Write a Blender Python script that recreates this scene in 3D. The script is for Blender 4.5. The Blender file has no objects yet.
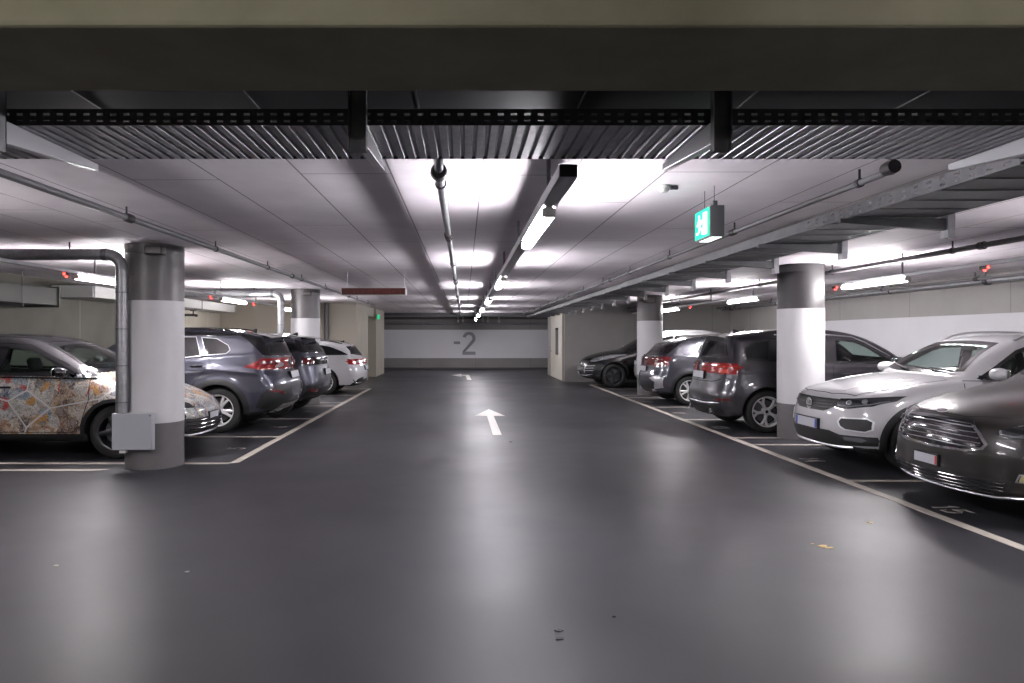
import bpy, bmesh, math, random
import numpy as np
from mathutils import Vector, Matrix
from mathutils.geometry import delaunay_2d_cdt

random.seed(7)
PI = math.pi
SC = bpy.context.scene
COL = SC.collection
H = 1.53            # eye height of the camera
FPX = 700.0         # focal length in pixels of the 1024-wide frame
CX, CY = 464.0, 337.0


def at(px, py, d):
    """the point at depth d that the photograph shows at pixel (px, py)"""
    return ((px - CX) * d / FPX, d, H - (py - CY) * d / FPX)


# ------------------------------------------------------------------ materials
MATS = {}


def mat(name, col, rough=.5, metal=0., coat=0., emit=None, estr=0., spec=.5, coat_rough=.05):
    m = bpy.data.materials.new(name)
    m.use_nodes = True
    b = m.node_tree.nodes['Principled BSDF']
    b.inputs['Base Color'].default_value = (*col, 1)
    b.inputs['Roughness'].default_value = rough
    b.inputs['Metallic'].default_value = metal
    b.inputs['Specular IOR Level'].default_value = spec
    b.inputs['Coat Weight'].default_value = coat
    b.inputs['Coat Roughness'].default_value = coat_rough
    if emit:
        b.inputs['Emission Color'].default_value = (*emit, 1)
        b.inputs['Emission Strength'].default_value = estr
    MATS[name] = m
    return m


def nt(m):
    return m.node_tree, m.node_tree.nodes['Principled BSDF']


def node(t, typ, **kw):
    n = t.nodes.new(typ)
    for k, v in kw.items():
        if k in n.inputs:
            n.inputs[k].default_value = v
        else:
            setattr(n, k, v)
    return n


def mottle(m, c1, c2, scale=3., bump=0., detail=6., rlo=None, rhi=None, stretch=(1, 1, 1), bscale=None):
    """two-tone noise for concrete, paint and the like, in object space"""
    t, b = nt(m)
    tc = node(t, 'ShaderNodeTexCoord')
    mp = node(t, 'ShaderNodeMapping')
    mp.inputs['Scale'].default_value = stretch
    t.links.new(tc.outputs['Object'], mp.inputs['Vector'])
    n = node(t, 'ShaderNodeTexNoise', Scale=scale, Detail=detail, Roughness=.6)
    t.links.new(mp.outputs['Vector'], n.inputs['Vector'])
    r = node(t, 'ShaderNodeValToRGB')
    r.color_ramp.elements[0].position = .3
    r.color_ramp.elements[1].position = .7
    r.color_ramp.elements[0].color = (*c1, 1)
    r.color_ramp.elements[1].color = (*c2, 1)
    t.links.new(n.outputs['Fac'], r.inputs['Fac'])
    t.links.new(r.outputs['Color'], b.inputs['Base Color'])
    if rlo is not None:
        mr = node(t, 'ShaderNodeMapRange')
        mr.inputs['To Min'].default_value = rlo
        mr.inputs['To Max'].default_value = rhi
        t.links.new(n.outputs['Fac'], mr.inputs['Value'])
        t.links.new(mr.outputs['Result'], b.inputs['Roughness'])
    if bump:
        n2 = node(t, 'ShaderNodeTexNoise', Scale=bscale or scale * 12, Detail=5.)
        t.links.new(mp.outputs['Vector'], n2.inputs['Vector'])
        bm_ = node(t, 'ShaderNodeBump', Strength=bump, Distance=.01)
        t.links.new(n2.outputs['Fac'], bm_.inputs['Height'])
        t.links.new(bm_.outputs['Normal'], b.inputs['Normal'])
    return m


def glass_mat(name, tint, refl=1.0):
    m = bpy.data.materials.new(name)
    m.use_nodes = True
    t = m.node_tree
    t.nodes.clear()
    out = t.nodes.new('ShaderNodeOutputMaterial')
    tr = node(t, 'ShaderNodeBsdfTransparent')
    tr.inputs['Color'].default_value = (*tint, 1)
    gl = node(t, 'ShaderNodeBsdfGlossy', Roughness=.02)
    gl.inputs['Color'].default_value = (refl, refl, refl, 1)
    fr = node(t, 'ShaderNodeFresnel', IOR=1.5)
    # the same reflectance on both faces of the thin sheet
    ge = t.nodes.new('ShaderNodeNewGeometry')
    mr = node(t, 'ShaderNodeMapRange')
    mr.inputs['To Min'].default_value, mr.inputs['To Max'].default_value = 1.5, 1 / 1.5
    t.links.new(ge.outputs['Backfacing'], mr.inputs['Value'])
    t.links.new(mr.outputs['Result'], fr.inputs['IOR'])
    mx = t.nodes.new('ShaderNodeMixShader')
    t.links.new(fr.outputs['Fac'], mx.inputs['Fac'])
    t.links.new(tr.outputs['BSDF'], mx.inputs[1])
    t.links.new(gl.outputs['BSDF'], mx.inputs[2])
    t.links.new(mx.outputs['Shader'], out.inputs['Surface'])
    MATS[name] = m
    return m


# ------------------------------------------------------------------ mesh builder
class MB:
    def __init__(self):
        self.v, self.f, self.mi = [], [], []

    def add(self, vs, fs, mi=0):
        b = len(self.v)
        self.v += [tuple(p) for p in vs]
        self.f += [tuple(b + i for i in f) for f in fs]
        self.mi += [mi] * len(fs)
        return self

    def box(self, x0, x1, y0, y1, z0, z1, mi=0, M=None):
        vs = [(x0, y0, z0), (x1, y0, z0), (x1, y1, z0), (x0, y1, z0), (x0, y0, z1), (x1, y0, z1), (x1, y1, z1), (x0, y1, z1)]
        if M is not None:
            vs = [M @ Vector(p) for p in vs]
        return self.add(vs, [(0, 3, 2, 1), (4, 5, 6, 7), (0, 1, 5, 4), (1, 2, 6, 5), (2, 3, 7, 6), (3, 0, 4, 7)], mi)

    def rbox(self, x0, x1, y0, y1, z0, z1, r=.01, mi=0, M=None):
        """box with all edges and corners rounded off"""
        seg = 3
        c = Vector(((x0 + x1) / 2, (y0 + y1) / 2, (z0 + z1) / 2))
        hx, hy, hz = (x1 - x0) / 2, (y1 - y0) / 2, (z1 - z0) / 2
        r = min(r, hx * .95, hy * .95, hz * .95)
        bm = bmesh.new()
        bmesh.ops.create_cube(bm, size=2)
        for v in bm.verts:
            v.co = Vector((v.co.x * hx, v.co.y * hy, v.co.z * hz))
        bmesh.ops.bevel(bm, geom=bm.edges[:] + bm.verts[:], offset=r, segments=seg, affect='EDGES', profile=.5)
        bm.verts.index_update()
        vs = [v.co + c for v in bm.verts]
        if M is not None:
            vs = [M @ p for p in vs]
        self.add(vs, [[v.index for v in f.verts] for f in bm.faces], mi)
        bm.free()
        return self

    def tube(self, pts, r, n=12, cap=True, mi=0, closed=False):
        pts = [Vector(p) for p in pts]
        rs = r if isinstance(r, (list, tuple)) else [r] * len(pts)
        rings = []
        up = None
        m = len(pts)
        for i, p in enumerate(pts):
            if closed:
                d = pts[(i + 1) % m] - pts[i - 1]
            else:
                d = pts[min(i + 1, m - 1)] - pts[max(i - 1, 0)]
            d.normalize()
            if up is None:
                up = Vector((0, 0, 1)) if abs(d.z) < .9 else Vector((1, 0, 0))
            s = d.cross(up).normalized()
            up = s.cross(d).normalized()
            rings.append([p + s * (rs[i] * math.cos(2 * PI * k / n)) + up * (rs[i] * math.sin(2 * PI * k / n)) for k in range(n)])
        vs = [q for ring in rings for q in ring]
        fs = []
        for i in range(m if closed else m - 1):
            j = (i + 1) % m
            for k in range(n):
                k2 = (k + 1) % n
                fs.append((i * n + k, i * n + k2, j * n + k2, j * n + k))
        if cap and not closed:
            fs.append(tuple(range(n))[::-1])
            fs.append(tuple((m - 1) * n + k for k in range(n)))
        return self.add(vs, fs, mi)

    def lathe(self, prof, origin, axis='z', n=32, mi=0, flip=False):
        """revolve (radius, height) pairs about an axis through origin"""
        ox, oy, oz = origin
        vs, fs = [], []
        for (r, h) in prof:
            for k in range(n):
                a = 2 * PI * k / n
                c, s = r * math.cos(a), r * math.sin(a)
                vs.append({'z': (ox + c, oy + s, oz + h), 'y': (ox + c, oy + h, oz + s), 'x': (ox + h, oy + c, oz + s)}[axis])
        for i in range(len(prof) - 1):
            for k in range(n):
                k2 = (k + 1) % n
                q = (i * n + k, i * n + k2, (i + 1) * n + k2, (i + 1) * n + k)
                fs.append(q[::-1] if flip else q)
        return self.add(vs, fs, mi)

    def prism(self, poly, f, d, mi=0):
        """extrude a 2-D outline: f maps (a, b) to a point, d is the extrusion vector"""
        d = Vector(d)
        n = len(poly)
        a = [Vector(f(*p)) for p in poly]
        b = [p + d for p in a]
        fs = [tuple(range(n))[::-1], tuple(range(n, 2 * n))]
        fs += [(i, (i + 1) % n, n + (i + 1) % n, n + i) for i in range(n)]
        return self.add(a + b, fs, mi)

    def build(self, name, m, parent=None, smooth=35., fix=True, bevel=0.):
        me = bpy.data.meshes.new(name)
        me.from_pydata(self.v, [], self.f)
        ms = m if isinstance(m, (list, tuple)) else [m]
        for q in ms:
            me.materials.append(MATS[q] if isinstance(q, str) else q)
        if len(ms) > 1:
            me.polygons.foreach_set('material_index', self.mi)
        if fix:
            bm = bmesh.new()
            bm.from_mesh(me)
            bmesh.ops.recalc_face_normals(bm, faces=bm.faces[:])
            bm.to_mesh(me)
            bm.free()
        if smooth:
            me.polygons.foreach_set('use_smooth', [True] * len(me.polygons))
            me.set_sharp_from_angle(angle=math.radians(smooth))
        o = bpy.data.objects.new(name, me)
        COL.objects.link(o)
        if parent:
            o.parent = parent
        if bevel:
            bv = o.modifiers.new('bevel', 'BEVEL')
            bv.width = bevel
            bv.segments = 2
            bv.limit_method = 'ANGLE'
        return o


def tag(o, label=None, cat=None, group=None, kind=None):
    if label:
        o['label'] = label
    if cat:
        o['category'] = cat
    if group:
        o['group'] = group
    if kind:
        o['kind'] = kind
    return o


def empty(name, loc, label=None, cat=None, group=None, rz=0.):
    o = bpy.data.objects.new(name, None)
    o.empty_display_size = .2
    COL.objects.link(o)
    o.location = loc
    o.rotation_euler = (0, 0, rz)
    return tag(o, label, cat, group)


def copy_tree(o, parent=None):
    c = o.copy()
    COL.objects.link(c)
    c.parent = parent
    for ch in list(o.children):
        copy_tree(ch, c)
    return c


def recenter(o):
    """origin of a single-mesh thing to the middle of its base"""
    me = o.data
    n = len(me.vertices)
    a = np.empty(n * 3)
    me.vertices.foreach_get('co', a)
    a = a.reshape(-1, 3)
    c = (a.min(0) + a.max(0)) / 2
    c[2] = a[:, 2].min()
    a -= c
    me.vertices.foreach_set('co', a.ravel())
    me.update()
    o.location = o.location + Vector(c)
    return o


def arc(c, r, a0, a1, n):
    return [(c[0] + r * math.cos(a0 + (a1 - a0) * i / n), c[1] + r * math.sin(a0 + (a1 - a0) * i / n)) for i in range(n + 1)]


# ------------------------------------------------------------------ all materials
# concrete and paint
mottle(mat('ceiling_concrete', (.5, .5, .5), .75), (.79, .735, .775), (.90, .845, .885), 2.2, bump=.08, bscale=25.)
mottle(mat('raw_concrete', (.4, .4, .4), .8), (.070, .067, .055), (.098, .094, .078), 1.3, bump=.1, bscale=14.)
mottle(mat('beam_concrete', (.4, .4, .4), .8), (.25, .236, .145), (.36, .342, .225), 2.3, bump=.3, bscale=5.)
mottle(mat('cream_wall', (.6, .55, .45), .6), (0.3700, 0.3441, 0.2812), (0.4440, 0.4144, 0.3478), .9)
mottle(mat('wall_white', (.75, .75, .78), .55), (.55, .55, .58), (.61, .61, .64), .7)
mottle(mat('wall_white_lit', (.75, .75, .78), .55), (.84, .84, .87), (.89, .89, .92), .7)  # same paint as wall_white, lightened so the far wall looks more strongly lit
mottle(mat('column_white', (.75, .75, .78), .5), (.60, .595, .61), (.66, .655, .67), 1.2)
mottle(mat('column_grey', (.3, .3, .3), .4), (0.1147, 0.1095, 0.1110), (0.1406, 0.1347, 0.1369), 3.)
mat('column_dark', (.034, .032, .034), .5)
mottle(mat('wall_grey', (.4, .39, .38), .6), (0.2664, 0.2553, 0.2479), (0.3182, 0.3071, 0.2960), .8)
mat('number_grey', (.36, .36, .38), .6)
mottle(mat('marking_paint', (.6, .55, .48), .6), (0.4070, 0.3700, 0.3182), (0.5180, 0.4810, 0.4218), 5.)
mottle(mat('marking_worn', (.35, .33, .31), .6), (.16, .155, .15), (.50, .47, .43), 9.)
mottle(mat('arrow_paint', (.7, .68, .64), .55), (.68, .66, .62), (.80, .78, .74), 5.)
mat('dark_skirt', (.08, .08, .085), .5)
# metals and services
mottle(mat('galvanised', (.5, .5, .52), .42, .75), (0.2516, 0.2516, 0.2664), (0.3552, 0.3552, 0.3700), 14.)
mottle(mat('galvanised_dull', (.3, .3, .31), .45, .6), (0.1110, 0.1110, 0.1184), (0.1554, 0.1554, 0.1628), 9.)
mat('steel_pale', (0.4884, 0.4884, 0.5106), .35, .25)
mat('duct_grey', (.050, .052, .047), .6)
mat('steel_dark', (.055, .055, .062), .5, .3)
mat('cast_dark', (.045, .04, .042), .5, .4)
mat('pipe_grey', (0.1480, 0.1443, 0.1517), .4, .2)
mat('pipe_dark', (0.0962, 0.0888, 0.0925), .45, .2)
mat('cabinet_grey', (0.3700, 0.3774, 0.4070), .5)
mat('plastic_white', (0.5550, 0.5550, 0.5402), .4)
mat('plastic_dark', (.045, .045, .05), .45)
mat('sign_dark', (.08, .085, .09), .5)
mat('tube_light', (1, 1, 1), .4, emit=(1., .96, 1.02), estr=116.)
mat('tube_light_side', (1, 1, 1), .4, emit=(1., .955, .975), estr=158.)
mat('red_led', (.5, .02, .02), .3, emit=(1., .05, .04), estr=6.)
mat('sign_green', (.0, .5, .25), .4, emit=(0., .55, .20), estr=.8)
mat('sign_glow', (.9, .95, .9), .4, emit=(.9, 1., .95), estr=1.3)
mat('display_red', (.05, .005, .004), .4)
mat('display_dots', (.08, .015, .012), .4, emit=(.5, .05, .03), estr=.05)
mat('door_cream', (.58, .55, .47), .5)
mat('leaf_scrap', (.55, .42, .20), .8)
mat('grime', (.012, .012, .013), .6)
# vehicle stuff
mat('tyre', (0.0133, 0.0133, 0.0141), .75)
mat('wheel_well', (.010, .010, .011), .9)
mat('trim_black', (.010, .010, .011), .5)
mat('bright_trim', (.72, .72, .74), .3, .35)
mat('gloss_black', (.010, .010, .012), .12, coat=.5)
mat('chrome', (.75, .75, .77), .12, 1.)
mat('satin_silver', (.55, .55, .57), .3, .9)
mat('alloy', (.66, .66, .67), .3, .35)
mat('alloy_dark', (.045, .045, .05), .35, .6)
mat('brake_disc', (.16, .16, .17), .4, .8)
mat('tail_red', (.26, .008, .009), .12, coat=1.)
mat('tail_dark_red', (.12, .008, .012), .12, coat=1.)
mat('tail_bright', (.60, .06, .04), .15, coat=1.)
mat('tail_clear', (.62, .55, .56), .15, .4, coat=1.)
mat('lamp_dark', (.020, .021, .024), .10, coat=1.)
mat('lamp_lens', (.30, .31, .33), .15, .6, coat=1.)
mat('lamp_amber', (.45, .42, .20), .2, .2, coat=1.)
mat('plate_white', (0.4588, 0.4662, 0.5032), .4)
mat('plate_blue', (.03, .07, .35), .4)
mat('plate_red', (.5, .04, .04), .4)
mat('seat_cloth', (0.0259, 0.0259, 0.0281), .8)
mat('cabin_trim', (.030, .030, .032), .7)
mat('tinted_glass', (.007, .0075, .009), .06, spec=.35)
glass_mat('clear_glass', (.62, .72, .68))
glass_mat('shaded_glass', (.30, .34, .32))
mat('paint_white', (0.4588, 0.4551, 0.4736), .35, .0, coat=1.)
mat('paint_grey_blue', (0.0555, 0.0577, 0.0814), .32, .5, coat=1.)
mat('paint_grey', (0.0518, 0.0518, 0.0651), .32, .5, coat=1.)
mat('paint_slate', (0.0333, 0.0318, 0.0385), .32, .5, coat=1.)
mat('paint_brown', (.016, .0135, .0125), .32, .0, coat=.45, spec=.3)
mat('paint_black', (.006, .006, .007), .25, .0, coat=.4, spec=.35)
mat('paint_silver', (.60, .60, .61), .32, .5, coat=1.)


def floor_material():
    m = mat('epoxy_floor', (.06, .06, .062), .3, spec=.42)
    t, b = nt(m)
    tc = node(t, 'ShaderNodeTexCoord')
    n1 = node(t, 'ShaderNodeTexNoise', Scale=.5, Detail=5., Roughness=.55)
    n2 = node(t, 'ShaderNodeTexNoise', Scale=60., Detail=3.)
    n3 = node(t, 'ShaderNodeTexNoise', Scale=9., Detail=2.)
    for n in (n1, n2, n3):
        t.links.new(tc.outputs['Object'], n.inputs['Vector'])
    r = node(t, 'ShaderNodeValToRGB')
    r.color_ramp.elements[0].position, r.color_ramp.elements[1].position = .3, .72
    r.color_ramp.elements[0].color = (.0245, .0245, .0285, 1)
    r.color_ramp.elements[1].color = (.036, .0355, .0415, 1)
    t.links.new(n1.outputs['Fac'], r.inputs['Fac'])
    # sparse dark tyre-dirt specks
    r2 = node(t, 'ShaderNodeValToRGB')
    r2.color_ramp.elements[0].position, r2.color_ramp.elements[1].position = .17, .24
    r2.color_ramp.elements[0].color = (.25, .25, .25, 1)
    r2.color_ramp.elements[1].color = (1, 1, 1, 1)
    t.links.new(n3.outputs['Fac'], r2.inputs['Fac'])
    mx = node(t, 'ShaderNodeMixRGB', blend_type='MULTIPLY', Fac=1.)
    t.links.new(r.outputs['Color'], mx.inputs['Color1'])
    t.links.new(r2.outputs['Color'], mx.inputs['Color2'])
    t.links.new(mx.outputs['Color'], b.inputs['Base Color'])
    mr = node(t, 'ShaderNodeMapRange')
    mr.inputs['From Min'].default_value, mr.inputs['From Max'].default_value = .3, .7
    mr.inputs['To Min'].default_value, mr.inputs['To Max'].default_value = .37, .50
    t.links.new(n1.outputs['Fac'], mr.inputs['Value'])
    t.links.new(mr.outputs['Result'], b.inputs['Roughness'])
    bp = node(t, 'ShaderNodeBump', Strength=.03, Distance=.004)
    t.links.new(n2.outputs['Fac'], bp.inputs['Height'])
    t.links.new(bp.outputs['Normal'], b.inputs['Normal'])


floor_material()


def collage_material():
    """busy hand-drawn collage: warped patches of skin, brown, white, red and blue with ink lines and a few pale strokes"""
    m = mat('collage_wrap', (.5, .4, .3), .4, coat=.5)
    t, b = nt(m)
    tc = node(t, 'ShaderNodeTexCoord')

    def warp(scale, amount, src):
        n = node(t, 'ShaderNodeTexNoise', Scale=scale, Detail=2.)
        t.links.new(tc.outputs['Object'], n.inputs['Vector'])
        a = node(t, 'ShaderNodeMixRGB', blend_type='LINEAR_LIGHT', Fac=amount)
        t.links.new(src, a.inputs['Color1'])
        t.links.new(n.outputs['Color'], a.inputs['Color2'])
        return a.outputs['Color']
    w1 = warp(5., .10, tc.outputs['Object'])
    w2 = warp(16., .045, w1)

    def cells(scale, vec):
        v = node(t, 'ShaderNodeTexVoronoi', Scale=scale)
        t.links.new(vec, v.inputs['Vector'])
        q = node(t, 'ShaderNodeSeparateColor')
        t.links.new(v.outputs['Color'], q.inputs['Color'])
        return q.outputs

    def ramp(src, cols):
        r = node(t, 'ShaderNodeValToRGB')
        r.color_ramp.interpolation = 'CONSTANT'
        e = r.color_ramp.elements
        e[0].position, e[0].color = 0, (*cols[0], 1)
        e[1].position, e[1].color = 1 / len(cols), (*cols[1], 1)
        for i, c in enumerate(cols[2:]):
            q = e.new((i + 2) / len(cols))
            q.color = (*c, 1)
        t.links.new(src, r.inputs['Fac'])
        return r.outputs['Color']

    def mix(f, a, c, blend='MIX'):
        n = node(t, 'ShaderNodeMixRGB', blend_type=blend)
        for k, q in (('Fac', f), ('Color1', a), ('Color2', c)):
            if isinstance(q, (int, float)):
                n.inputs[k].default_value = q
            elif isinstance(q, tuple):
                n.inputs[k].default_value = (*q, 1)
            else:
                t.links.new(q, n.inputs[k])
        return n.outputs['Color']

    def gt(a, x, op='GREATER_THAN'):
        n = node(t, 'ShaderNodeMath', operation=op)
        t.links.new(a, n.inputs[0])
        n.inputs[1].default_value = x
        return n.outputs[0]
    big, mid, fine = cells(2.1, w1), cells(8., w2), cells(26., w2)
    warm = ramp(mid['Red'], [(.44, .28, .15), (.12, .05, .025), (.56, .46, .36), (.05, .025, .02), (.28, .11, .045), (.52, .50, .47), (.17, .085, .05), (.60, .54, .44)])
    cool = ramp(mid['Red'], [(.56, .59, .60), (.22, .34, .44), (.60, .60, .57), (.05, .10, .20), (.40, .43, .40), (.58, .60, .62), (.50, .47, .42), (.13, .16, .17)])
    base = mix(gt(big['Green'], .54), warm, cool)
    det = ramp(fine['Green'], [(.58, .50, .40), (.10, .05, .035), (.46, .47, .48), (.30, .17, .09), (.55, .52, .46), (.05, .045, .05)])
    base = mix(.38, base, det)
    base = mix(gt(mid['Blue'], .90), base, (.42, .045, .035))
    base = mix(gt(mid['Blue'], .035, 'LESS_THAN'), base, (.46, .22, .035))
    # ink lines: contours of a soft noise
    n = node(t, 'ShaderNodeTexNoise', Scale=9., Detail=3.)
    t.links.new(tc.outputs['Object'], n.inputs['Vector'])
    mu = node(t, 'ShaderNodeMath', operation='MULTIPLY')
    mu.inputs[1].default_value = 14.
    t.links.new(n.outputs['Fac'], mu.inputs[0])
    fr = node(t, 'ShaderNodeMath', operation='FRACT')
    t.links.new(mu.outputs[0], fr.inputs[0])
    base = mix(gt(fr.outputs[0], .16, 'LESS_THAN'), base, (.045, .03, .03))
    base = mix(gt(fr.outputs[0], .90), base, (.60, .58, .54))
    # pale straight strokes
    vs = node(t, 'ShaderNodeTexVoronoi', Scale=1.05, feature='DISTANCE_TO_EDGE')
    t.links.new(tc.outputs['Object'], vs.inputs['Vector'])
    base = mix(gt(vs.outputs['Distance'], .0085, 'LESS_THAN'), base, (.56, .57, .57))
    t.links.new(base, b.inputs['Base Color'])


collage_material()
CEIL = 2.62
XL, XR = -7.8, 9.05
Y0, Y1 = -9.0, 33.5


def add_lines(mname, axis_x=None, axis_y=None, width=.006, col=(.16, .155, .15), stagger=None):
    """thin panel joints drawn over a material by object-space position"""
    t, b = nt(MATS[mname])
    src = b.inputs['Base Color'].links[0].from_socket
    tc = node(t, 'ShaderNodeTexCoord')
    sp = node(t, 'ShaderNodeSeparateXYZ')
    t.links.new(tc.outputs['Object'], sp.inputs['Vector'])

    def M(op, a, bb=None):
        n = node(t, 'ShaderNodeMath', operation=op)
        for i, q in enumerate((a, bb)):
            if q is None:
                continue
            if isinstance(q, (int, float)):
                n.inputs[i].default_value = q
            else:
                t.links.new(q, n.inputs[i])
        return n.outputs[0]
    masks = []
    ux = None
    for ax, spec in (('X', axis_x), ('Y', axis_y)):
        if spec is None:
            continue
        pitch, phase = spec
        u = M('DIVIDE', M('SUBTRACT', sp.outputs[ax], phase), pitch)
        u = M('ADD', u, 100.5)
        if ax == 'X':
            ux = u
        fr = M('ABSOLUTE', M('SUBTRACT', M('FRACT', u), .5))
        masks.append(M('LESS_THAN', fr, width / pitch / 2))
    if stagger:
        w = node(t, 'ShaderNodeTexWhiteNoise', noise_dimensions='1D')
        t.links.new(M('FLOOR', M('ADD', ux, .5)), w.inputs['W'])
        u = M('ADD', M('DIVIDE', sp.outputs['Y'], stagger), w.outputs['Value'])
        fr = M('ABSOLUTE', M('SUBTRACT', M('FRACT', M('ADD', u, 50)), .5))
        masks.append(M('LESS_THAN', fr, width / stagger / 2))
    k = masks[0]
    for q in masks[1:]:
        k = M('MAXIMUM', k, q)
    mx = node(t, 'ShaderNodeMixRGB')
    t.links.new(k, mx.inputs['Fac'])
    t.links.new(src, mx.inputs['Color1'])
    mx.inputs['Color2'].default_value = (*col, 1)
    t.links.new(mx.outputs['Color'], b.inputs['Base Color'])


add_lines('ceiling_concrete', axis_x=(.605, .12), width=.011, col=(.27, .25, .26), stagger=3.3)
for n_ in ('raw_concrete', 'wall_grey'):
    add_lines(n_, axis_x=(2.63, .55), axis_y=(2.63, 1.07), width=.02, col=(.20, .19, .18))
add_lines('cream_wall', axis_x=(1.27, .55), axis_y=(1.27, .80), width=.02, col=(.33, .30, .25))


def S(o):
    return tag(o, kind='structure')


# ---- floor, ceiling, walls
S(MB().box(XL - .2, XR + .2, Y0, Y1 + .2, -.2, 0).build('floor', 'epoxy_floor', smooth=0))
S(MB().box(XL - .2, XR + .2, Y0, Y1 + .2, CEIL, CEIL + .2).build('ceiling', 'ceiling_concrete', smooth=0))
S(MB().box(XL - .2, XL, Y0, 17.0, 0, CEIL, 0).box(XL - .2, XL, 17.0, 22.4, 0, CEIL, 1).build('wall_left', ['raw_concrete', 'cream_wall'], smooth=0))
m = MB()
m.box(XR, XR + .2, Y0, 23.8, 0, .53, 0)
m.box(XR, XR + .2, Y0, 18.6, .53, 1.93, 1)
m.box(XR, XR + .2, 18.6, 23.8, .53, 1.93, 0)
m.box(XR, XR + .2, Y0, 23.8, 1.93, CEIL, 0)
S(m.build('wall_right', ['wall_grey', 'wall_white'], smooth=0))
m = MB()
m.box(XL, XR, Y1, Y1 + .2, .07, .52, 0)
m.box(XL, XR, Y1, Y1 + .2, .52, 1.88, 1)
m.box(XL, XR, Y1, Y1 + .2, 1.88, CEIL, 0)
S(m.build('wall_far', ['wall_grey', 'wall_white_lit'], smooth=0))
S(MB().box(XL, XR, Y1 - .012, Y1 + .2, 0, .07).build('baseboard_far', 'dark_skirt', smooth=0))
S(MB().box(XL - .2, XR + .2, Y0 - .2, Y0, 0, CEIL).build('wall_behind', 'wall_grey', smooth=0))
# stair and lift cores that narrow the far end of the hall
S(MB().box(XL - .2, -3.47, 22.4, 25.3, 0, CEIL).build('wall_left_core', 'cream_wall', smooth=0))
S(MB().box(XL - .2, -4.05, 25.3, 27.0, 0, CEIL).build('wall_left_recess', 'cream_wall', smooth=0))
S(MB().box(XL - .2, -3.39, 27.0, 29.7, 0, CEIL).build('wall_left_far_core', 'cream_wall', smooth=0))
S(MB().box(3.42, XR + .2, 23.8, 28.6, 0, CEIL).build('wall_right_core', 'wall_grey', smooth=0))
S(MB().box(-4.05, -3.47, 25.3, 27.0, 2.3, CEIL).build('trim_1', 'cream_wall', smooth=0))

# steel door in the right core, with a tall narrow pane
d = empty('door_1', (3.42, 25.75, 0))
d['kind'] = 'structure'


def door_bits():
    M0 = Matrix.Translation((-3.42, -25.75, 0))

    def q(mb):
        mb.v = [tuple(M0 @ Vector(p)) for p in mb.v]
        return mb
    fr = MB()
    for a in ((24.0, 24.12), (27.3, 27.42)):
        fr.box(3.37, 3.43, a[0], a[1], 0, 2.42)
    fr.box(3.37, 3.43, 24.12, 27.3, 2.3, 2.42)
    q(fr).build('door_frame', 'cream_wall', d, bevel=.004)
    q(MB().box(3.385, 3.43, 24.12, 27.3, .015, 2.3)).build('door_leaf', 'door_cream', d, bevel=.004)
    q(MB().box(3.375, 3.395, 25.15, 25.85, .88, 1.86)).build('door_pane', 'tinted_glass', d, bevel=.003)
    q(MB().tube([(3.36, 26.9, 1.0), (3.33, 26.9, 1.0), (3.33, 26.72, 1.0)], .012)).build('door_handle', 'steel_dark', d)


door_bits()

# ---- deep downstand beam across the hall near the camera
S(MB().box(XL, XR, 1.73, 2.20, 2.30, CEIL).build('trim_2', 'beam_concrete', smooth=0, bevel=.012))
# shallower dark beam and soffit before the far wall
S(MB().box(XL, XR, 31.6, 32.1, 2.50, CEIL).build('trim_3', 'galvanised_dull', smooth=0))

# ---- round columns, painted in three bands
def column(x, y, label, top):
    o = empty('column', (x, y, 0), label, 'column', 'round columns with a white band')
    o['kind'] = 'thing'
    r = .328
    n = 64
    MB().lathe([(0, 0), (r, 0), (r, .53)], (0, 0, 0), n=n).build('lower_shaft', 'column_grey', o)
    MB().lathe([(r + .002, .53), (r + .002, 1.955)], (0, 0, 0), n=n).build('white_band', 'column_white', o)
    MB().lathe([(r, 1.955), (r, 2.50)], (0, 0, 0), n=n).build('upper_shaft', top, o)
    MB().lathe([(r, 2.50), (r + .004, 2.505), (r + .004, 2.619), (0, 2.619)], (0, 0, 0), n=n).build('column_head', top, o)
    return o


column(-3.70, 8.38, 'nearest round column on the left, with steel pipe and grey box beside it', 'column_grey')
column(-3.64, 16.08, 'further left round column, standing beyond the grey-blue car tails', 'column_grey')
column(5.11, 10.63, 'nearest round column on the right, next to the white car front', 'column_dark')
column(4.92, 18.53, 'further right round column, before the black car, dark box at its top', 'column_grey')

# ---- floor paint
def strip(name, pts, m='marking_paint', z=.003):
    """a painted polygon with a few millimetres of paint thickness"""
    return MB().prism(pts, lambda a, b: (a, b, .0005), (0, 0, z)).build(name, m, smooth=0)


XLL, XRL = -2.79, 4.05
W_ = .05
S(strip('floor_marking', [(XRL - W_, 2.2), (XRL + W_, 2.2), (XRL + W_, 22.45), (XRL - W_, 22.45)]))
S(strip('floor_marking', [(XLL - W_, 8.47), (XLL + W_, 8.52), (XLL + W_, 20.75), (XLL - W_, 20.75)]))
for y in (4.95, 7.44, 9.93, 10.62, 12.97, 15.25, 17.72, 18.35, 20.6, 22.4):
    S(strip('floor_marking', [(XRL + W_, y - .04), (XR - .3, y - .04), (XR - .3, y + .04), (XRL + W_, y + .04)]))
for y in (8.47, 10.72, 13.08, 15.52, 16.30, 18.35, 20.65):
    S(strip('floor_marking', [(XL + .3, y - .04), (XLL - W_, y - .04), (XLL - W_, y + .04), (XL + .3, y + .04)]))
S(strip('floor_marking', [(XL + .3, 8.0), (-4.25, 8.0), (-4.10, 8.09), (XL + .3, 8.09)]))


def flat_thing(name, polys, label, cat, m, group=None, z=.003):
    mb = MB()
    for p in polys:
        mb.prism(p, lambda a, b: (a, b, .0005), (0, 0, z))
    o = mb.build(name, m, smooth=0)
    recenter(o)
    return tag(o, label, cat, group)


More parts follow.
